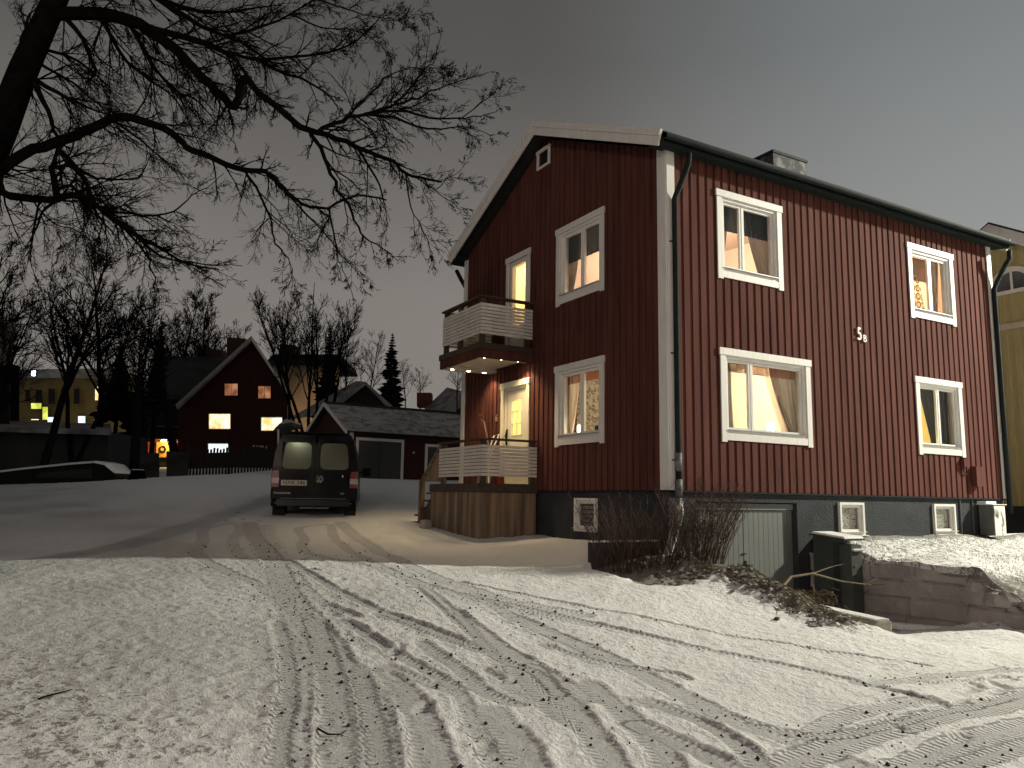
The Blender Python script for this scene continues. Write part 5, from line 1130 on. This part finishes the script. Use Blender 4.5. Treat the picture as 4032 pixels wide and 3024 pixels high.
# big near tree
T=thing('overhanging_tree','large bare tree leaning in from the left with drooping dark branches overhead','tree',tuple(at(-420,2350,7.6)))
rt=random.Random(21)
def tr(pts,D,D2=None): 
    n=len(pts); D2=D2 or D; return [at(a,b,D+(D2-D)*i/(n-1)) for i,(a,b) in enumerate(pts)]
m=MB(); base=at(-420,2350,7.6)
trunk=[base-np.array([0,0,.4])]+[at(a,b,7.6) for a,b in((-400,1700),(-280,1150),(-110,760),(0,520),(95,270),(190,60),(270,-110),(380,-400))]
m.tube(trunk,[.34,.27,.20,.17,.15,.135,.12,.10,.06],14); m.build('trunk',BARK,T,smooth=True)
z4=lambda l:[(a/1.508,b/1.508) for a,b in l]; z5=lambda l:[(900+a/1.3827,b/1.3827) for a,b in l]
limbs=[
 (z4([(300,60),(600,70),(830,150),(1030,290),(1160,420),(1290,540),(1390,630)])+z5([(90,420),(160,500),(390,690),(540,740),(700,800),(900,890),(1000,960),(1160,990)]),7.6,7.2,.085),
 ([(-110,760)]+z4([(0,1010),(200,900),(380,830),(560,750),(690,700),(830,710),(1020,790),(1110,880),(1240,930),(1400,1000),(1560,1020)])+z5([(230,950),(300,1030),(400,1110),(540,1130),(700,1060),(860,1090)]),7.6,7.9,.072),
 ([(-200,950)]+z4([(-60,1060),(0,1130),(200,1180),(330,1180),(470,1160),(580,1220),(700,1310),(860,1420),(980,1490),(1100,1560),(1300,1600)]),7.6,7.4,.062),
 (z4([(330,1180),(310,1000),(340,900),(370,840)]),7.5,7.7,.045),
 (z4([(330,1180),(245,1260),(225,1360),(150,1460)]),7.5,7.3,.022),
 (z4([(340,1110),(400,1090),(470,1140),(600,1240),(740,1260),(900,1280),(1030,1250),(1110,1190),(1230,1110),(1330,1030)]),7.5,7.9,.026),
 (z4([(340,1030),(450,1000),(540,1040),(640,1065),(820,1055),(870,970),(900,930)]),7.6,7.9,.026),
 (z4([(380,860),(450,960),(520,1100),(590,1240),(720,1340),(860,1500),(900,1620),(930,1700)]),7.6,7.2,.035),
 (z4([(560,1220),(740,1360),(900,1480),(1000,1540),(1200,1560),(1440,1580)]),7.3,7.1,.024),
 (z4([(130,550),(250,640),(330,780),(370,850)]),7.6,7.7,.045),
 (z4([(130,560),(330,590),(520,640),(700,690)]),7.7,8.0,.035),
 (z4([(400,60),(500,220),(560,420),(540,470),(620,520)]),7.6,7.9,.035),
 (z4([(600,70),(700,300),(900,480),(1050,600),(1200,900)]),7.6,8.0,.03),
 (z4([(830,120),(960,420),(1050,540),(1170,600),(1400,860)]),7.7,8.2,.03),
 (z4([(1000,60),(1100,180),(1350,310),(1500,500),(1659,640)]),7.9,8.2,.055),
 (z4([(400,20),(800,10),(1200,70),(1659,30)]),7.8,8.2,.05),
 (z4([(830,30),(1170,170),(1420,250),(1659,400)]),7.8,8.4,.04),
 (z5([(0,100),(200,110),(420,30),(600,-60)]),8.0,8.3,.03),
 (z5([(0,240),(160,300),(450,300),(640,250),(800,120),(860,60)]),8.0,8.3,.03),
 (z5([(160,320),(320,400),(520,500),(640,640)]),8.0,8.1,.03),
 (z5([(540,740),(640,660),(740,620),(860,590),(1000,545),(1100,500),(1230,450),(1410,395)]),7.5,7.2,.03),
 (z5([(740,620),(900,600),(1100,640),(1240,645),(1380,640),(1480,590)]),7.4,7.2,.022),
 (z5([(740,640),(900,650),(1080,700),(1200,700),(1290,690),(1430,740)]),7.5,7.4,.02),
 (z5([(900,590),(1070,390),(1120,330),(1160,180)]),7.4,7.2,.013),
 (z5([(1240,645),(1340,590),(1430,520),(1470,470)]),7.3,7.2,.01),
 (z5([(620,580),(800,440),(900,400),(1060,370),(1240,375)]),7.5,7.7,.014),
 (z5([(430,740),(500,820),(560,950),(620,1080),(690,1200),(740,1290),(830,1350),(920,1420)]),7.4,7.2,.03),
 (z5([(700,800),(800,960),(850,1100),(860,1260)]),7.4,7.3,.018),
 (z5([(950,930),(1060,990),(1150,1060),(1220,1110),(1290,1160)]),7.3,7.3,.010),
 (z5([(980,960),(1000,1130),(1050,1240),(1100,1340),(1115,1420)]),7.3,7.2,.011),
 (z5([(1160,990),(1240,930),(1310,880)]),7.2,7.1,.008),
 (z5([(90,980),(180,1100),(240,1220),(250,1330),(300,1380),(350,1460),(360,1560)]),7.7,7.4,.02),
 (z5([(540,1130),(580,1300),(600,1420),(640,1500),(680,1630)]),7.7,7.5,.014),
 (z5([(230,1050),(400,1180),(560,1320),(700,1480),(760,1530)]),7.8,7.6,.015),
 (z5([(300,0),(480,120),(640,160),(780,200),(900,330)]),8.2,8.0,.014),
 (z5([(560,-60),(700,40),(860,110),(940,110)]),8.0,7.8,.012),
 (z5([(940,-60),(960,60),(985,150)]),8,8,.007),(z5([(1030,-40),(1060,30),(1095,75)]),8,8,.006),
 (z4([(-40,300),(60,230),(150,240),(230,200)]),7.9,8.2,.03),(z4([(-60,100),(100,80),(230,20)]),7.9,8.2,.03),
 (z4([(230,240),(420,300),(600,470),(700,620)]),7.8,8.2,.03),(z4([(180,340),(380,460),(560,600),(660,690)]),7.9,8.2,.025),
 (z4([(700,720),(860,840),(1000,980),(1100,1100)]),7.8,8.0,.018),(z4([(480,1170),(510,1290),(470,1400),(440,1560)]),7.5,7.3,.014),
 (z4([(190,1200),(300,1330),(480,1380),(620,1520)]),7.6,7.5,.012),
 (z4([(150,1460),(220,1200),(180,1500),(200,1600),(210,1659)]),7.4,7.3,.012),
]
m=MB()
ALLQ=np.array(trunk)
for pts,D,D2,r0 in limbs:
    P=np.array(tr(pts,D,D2)); n=len(P)
    if ALLQ is not None and n>2:
        dd_=np.linalg.norm(ALLQ-P[0],axis=1)
        if dd_.min()<.9 and dd_.min()>.02:
            off_=ALLQ[dd_.argmin()]-P[0]; P[0]+=off_; P[1]+=off_*.35
    # smooth + jitter
    Q=[]
    for i in range(n-1):
        p0=P[max(i-1,0)];p1=P[i];p2=P[i+1];p3=P[min(i+2,n-1)]
        for t in (0,.33,.66): Q.append(.5*((2*p1)+(-p0+p2)*t+(2*p0-5*p1+4*p2-p3)*t*t+(-p0+3*p1-3*p2+p3)*t**3)+np.array([rt.gauss(0,.008) for _ in range(3)]))
    Q.append(P[-1]); Q=np.array(Q); k=len(Q); ALLQ=np.vstack([ALLQ,Q[:-2]]); R=[max(.0035,r0*.82*(1-.86*i/(k-1))) for i in range(k)]
    m.tube(Q,R,6 if r0>.03 else 4,False)
    S_=np.linalg.norm(np.diff(Q,axis=0),axis=1).sum()
    nchild=int(S_*(11 if r0>.02 else 11.5)*(1.35 if sum(b for a,b in pts)/len(pts)<420 else 1))
    for c in range(nchild):
        t=(rt.random()*.97+.03); i=min(int(t*(k-1)),k-2); q=Q[i]+(Q[i+1]-Q[i])*(t*(k-1)-i); tg=Q[i+1]-Q[i]; tg/=np.linalg.norm(tg)
        ax=_F*rt.choice((-1,1))+np.array([rt.gauss(0,.55) for _ in range(3)]); nd=rot(tg,ax,rt.uniform(.35,1.05)); nd=nd+np.array([0,0,-.12])
        Lc=rt.uniform(.22,.85)*(.6+.6*(r0/.07)**.5)*(1.15-.78*t)*(.72 if max(a for a,b in pts)>1350 else 1)
        grow(m,rt,q,nd,Lc,min(R[i]*.55,.012),1,3,[0,8,5],-.022,3,.13,.52,.0028,5,(.35,.95))
cr=m.build('branches',BARK,T)
# background trees
def bare_tree(seed,h,stems=1,spread=(.35,.85),fan=.25,nch=(19,11,6),minr=.014,rad=.16,up=.05,name='bare_tree'):
    r=random.Random(seed); m=MB(); mt=MB(); trunkP=[]
    for s in range(stems):
        d0=np.array([r.gauss(0,fan) if stems>1 else r.gauss(0,.05),r.gauss(0,fan) if stems>1 else r.gauss(0,.05),1.]); d0/=np.linalg.norm(d0)
        P=[np.array([0,0,-.6])]; c=d0.copy(); seg=8; H_=h*r.uniform(.8,1)
        for i in range(seg): c=c+np.array([r.gauss(0,.07),r.gauss(0,.07),.02]); c/=np.linalg.norm(c); P.append(P[-1]+c*(H_+.6)/seg)
        R=[rad*(1-.88*i/seg)/(stems**.35) for i in range(seg+1)]; mt.tube(P,R,7,False)
        for k in range(int(nch[0]*(1 if stems==1 else .75))):
            t=r.uniform(.34,.97); i=min(int(t*seg),seg-1); q=P[i]+(P[i+1]-P[i])*(t*seg-i); a=r.uniform(0,6.28); e=r.uniform(*spread)
            nd=np.array([math.cos(a)*math.sin(e),math.sin(a)*math.sin(e),math.cos(e)]); grow(m,r,q,nd,h*.42*(1.15-t)*r.uniform(.7,1.2)+.5,max(minr,R[i]*.5),1,3,[0,nch[1],nch[2]],up,3,.12,.5,minr,5,(.35,.85))
    return mt,m
def tree_at(px,py,D,arch_,lab,h,rz=0,grp='bare trees behind the yard'):
    p=at(px,py,D); t=thing('bare_tree',lab,'tree',(p[0],p[1],p[2]),rz,grp)
    (mt,m),h0=arch_; s=h/h0*1.10; t.scale=(s,s,s)
    for nm,me_ in(('trunk',mt),('crown',m)):
        o=bpy.data.objects.new(nm,me_); COL.objects.link(o); o.parent=t
    return t
def mk(seed,h,**k):
    mt,m=bare_tree(seed,h,**k); out=[]
    for nm,b in(('trunk',mt),('crown',m)):
        me_=bpy.data.meshes.new(nm); me_.from_pydata(b.v,[],b.f); me_.materials.append(BARKF); out.append(me_)
    return (tuple(out),h)
A1=mk(1,9,rad=.17);A2=mk(2,9,rad=.15,stems=2,fan=.12);A3=mk(3,9,stems=7,fan=.24,rad=.2,nch=(12,9,5),up=.10,spread=(.2,.6));A4=mk(4,7,nch=(16,9,4),rad=.1,minr=.013)
def th(px,pt,pb,D): return at(px,pt,D)[2]-at(px,pb,D)[2]
for px,pb,pt,D,A_,lab,rz in(
 (150,1870,1010,34,A1,'tall bare tree with forked trunk in front of the low shed',.3),
 (290,1800,1060,36,A2,'bare tree with twin dark stems over the low shed',1.2),
 (20,1800,1000,42,A1,'bare tree above the roof at the left edge',2.5),
 (400,1800,1090,38,A1,'bare tree right of the lit building window',4.2),
 (490,1800,1150,44,A2,'bare tree left of the tall dark conifer',3.0),
 (640,1800,1180,58,A1,'bare tree rising behind the long roofed house',.9),
 (720,1800,1150,60,A2,'bare tree behind the long roof near the brick chimney',5.0),
 (810,1800,1190,62,A1,'slender bare tree just left of the steep gable',2.0),
 (905,1700,1290,64,A4,'small bare tree top beside the gable chimney',1.0),
 (1235,1790,1140,40,A3,'wide multi-stemmed bare tree right of the gabled house',.5),
 (1150,1790,1200,46,A4,'bare tree against the right slope of the gabled house',2.2),
 (1440,1700,1330,60,A4,'pale bare tree left of the small spruce',.0),
 (1370,1700,1350,62,A4,'bare tree between the two spruces',1.5),
 (1600,1640,1430,70,A4,'small bare tree right of the small spruce',2.6),
 (1655,1640,1460,70,A4,'small bare tree by the red brick chimney',3.6),
 (1800,1640,1440,50,A4,'bare tree over the snowy roof next to the red house',.8),
 (-120,1900,1120,36,A2,'bare tree half out of view at the left edge',.8),
 (560,1850,1330,40,A4,'bare tree beside the lit porch',1.9)):
    tree_at(px,pb,D,A_,lab,th(px,pt,pb,D),rz)
def spruce(px,pt,pb,D,w,lab,seed,name='spruce_tree',thin=.55,cb=.06):
    p=at(px,pb,D); h=th(px,pt,pb,D); t=thing(name,lab,'tree',tuple(p)); r=random.Random(seed)
    MB().tube([(p[0],p[1],p[2]-.5),(p[0],p[1],p[2]+h*.98)],[.14,.02],6,False).build('trunk',BARKF,t)
    m=MB(); lv=int(h/.22)
    for i in range(lv):
        z=h*(cb+(1-cb)*i/lv); rad=w*(1-i/lv)**.85*r.uniform(.75,1.1)+.06
        for k in range(11):
            a=r.uniform(0,6.28); rr_=rad*r.uniform(.6,1.15); c=np.array([math.cos(a),math.sin(a),0]); s=np.array([-c[1],c[0],0]); b=p+np.array([0,0,z]); tip=b+c*rr_+np.array([0,0,-.18*rr_+r.uniform(-.05,.1)])
            wd=rr_*.26+.05; m.add([b+np.array([0,0,.05]),b+c*rr_*thin+s*wd+np.array([0,0,-.12]),tip,b+c*rr_*thin-s*wd+np.array([0,0,-.12]),b+c*rr_*.5+np.array([0,0,-.30*rr_-.05])],[(0,1,2,3),(0,1,4),(0,4,3),(1,2,4),(2,3,4)])
    m.build('crown',NEEDLE,t); return t
spruce(1278,1280,1760,55,1.5,'dark spruce inside the multi-stemmed bare tree',1); spruce(1532,1305,1680,60,1.55,'dark pointed spruce standing alone behind the garage roof',2)
spruce(592,1255,1840,40,.85,'tall narrow dark conifer beside the lit porch',3,'conifer',.55,.36); spruce(445,1385,1800,40,1.15,'dark evergreen left of the tall narrow conifer',4,'evergreen_tree',.8,.38)
spruce(522,1470,1830,40,.9,'squat dark evergreen between the two taller evergreens',5,'evergreen_tree',.8,.30)
# trunk posts close to the porch
for px,pb,pt,D,lab,ln in((528,1850,1600,33,'thick pale-lit tree trunk left of the porch',14),(700,1850,1650,34,'leaning dark stem crossing the right of the porch',-40)):
    a=at(px,pb,D);b=at(px+ln,pt,D);c_=at(px+ln*1.4,pt-120,D); t=thing('bare_tree',lab,'tree',tuple(a)); MB().tube([a,b,c_],[.20,.15,.10],8).build('trunk',BARKF,t)
# ------------------------------------------------------------------ street lamps (out of frame), sky, camera
def street_lamp(p,h,P,col,lab,r=.18,aim=None,ang=160):
    t=thing('street_lamp',lab,'street lamp',tuple(p)); z0=p[2]
    MB().tube([(p[0],p[1],z0-.2),(p[0],p[1],z0+h)],[.09,.05],10).build('pole',STEEL,t)
    MB().tube([(p[0],p[1],z0+h),(p[0]+.02,p[1],z0+h+.12)],[.22,.12],12).build('lamp_head',DARKM,t)
    if aim is None: plamp((p[0],p[1],z0+h-.28),col,P,r,'street_light')
    else: spot((p[0],p[1],z0+h-.28),P,col,ang,tuple(Vector(aim)-Vector((p[0],p[1],z0+h-.28))),'street_light',.45,r)
    return t
street_lamp((7.5,21,-2),12.8,43000,(1,.97,.80),'tall street lamp on the road beyond the right end of the house',.34,(2.5,-3.5,-1.5),88)
street_lamp((19,-19,-2.3),8.6,5800,(1,.78,.69),'street lamp on the road behind the viewpoint',.25,(0,5,1),72)
W=bpy.data.worlds.new('World');S.world=W;W.use_nodes=True;nt=W.node_tree;N=nt.nodes;L=nt.links;bg=N['Background']
tc=N.new('ShaderNodeTexCoord');nm=N.new('ShaderNodeVectorMath');nm.operation='NORMALIZE';L.new(tc.outputs['Generated'],nm.inputs[0])
sp=N.new('ShaderNodeSeparateXYZ');L.new(nm.outputs[0],sp.inputs[0]);cr_=N.new('ShaderNodeValToRGB');L.new(sp.outputs['Z'],cr_.inputs[0])
el=cr_.color_ramp.elements; el[0].position=0;el[0].color=(.22,.20,.18,1);el[1].position=.9;el[1].color=(.05,.049,.048,1)
e_=el.new(.25);e_.color=(.215,.198,.181,1);e_=el.new(.50);e_.color=(.100,.095,.090,1)
# glow of the lit air round the street lamp beyond the house
ld=Vector((7.5-CAM[0],21-CAM[1],10.5-CAM[2])).normalized(); dt=N.new('ShaderNodeVectorMath');dt.operation='DOT_PRODUCT';L.new(nm.outputs[0],dt.inputs[0]);dt.inputs[1].default_value=ld
mr=N.new('ShaderNodeMapRange');mr.inputs['From Min'].default_value=.60;mr.inputs['From Max'].default_value=1.0;mr.interpolation_type='SMOOTHSTEP';L.new(dt.outputs['Value'],mr.inputs[0])
ad=N.new('ShaderNodeMix');ad.data_type='RGBA';ad.blend_type='ADD';ad.inputs[7].default_value=(.11,.135,.145,1);L.new(mr.outputs[0],ad.inputs[0]);cn=N.new('ShaderNodeTexNoise');cn.inputs['Scale'].default_value=1.6;cn.inputs['Detail'].default_value=3;L.new(nm.outputs[0],cn.inputs['Vector']);cm_=N.new('ShaderNodeMapRange');cm_.inputs['From Min'].default_value=.3;cm_.inputs['From Max'].default_value=.7;cm_.inputs['To Min'].default_value=.90;cm_.inputs['To Max'].default_value=1.10;L.new(cn.outputs['Fac'],cm_.inputs[0])
cs=N.new('ShaderNodeVectorMath');cs.operation='SCALE';L.new(cr_.outputs[0],cs.inputs[0]);L.new(cm_.outputs[0],cs.inputs['Scale']);L.new(cs.outputs[0],ad.inputs[6]);L.new(ad.outputs[2],bg.inputs[0]);bg.inputs[1].default_value=1.0
cam=bpy.data.cameras.new('camera');co=bpy.data.objects.new('camera',cam);COL.objects.link(co);S.camera=co
cam.sensor_width=36;cam.lens=FPX/4032*36;cam.clip_end=2000;cam.clip_start=.05
mm=Matrix.Identity(4)
for i in range(3): mm[i][0]=R2[i];mm[i][1]=U2[i];mm[i][2]=-_F[i];mm[i][3]=CAM[i]
co.matrix_world=mm
S.view_settings.view_transform='Standard';S.view_settings.look='None';S.view_settings.exposure=0;S.view_settings.gamma=1
S.cycles.max_bounces=6;S.cycles.diffuse_bounces=3;S.cycles.glossy_bounces=3;S.cycles.transparent_max_bounces=12;S.cycles.sample_clamp_indirect=4;S.cycles.use_denoising=True
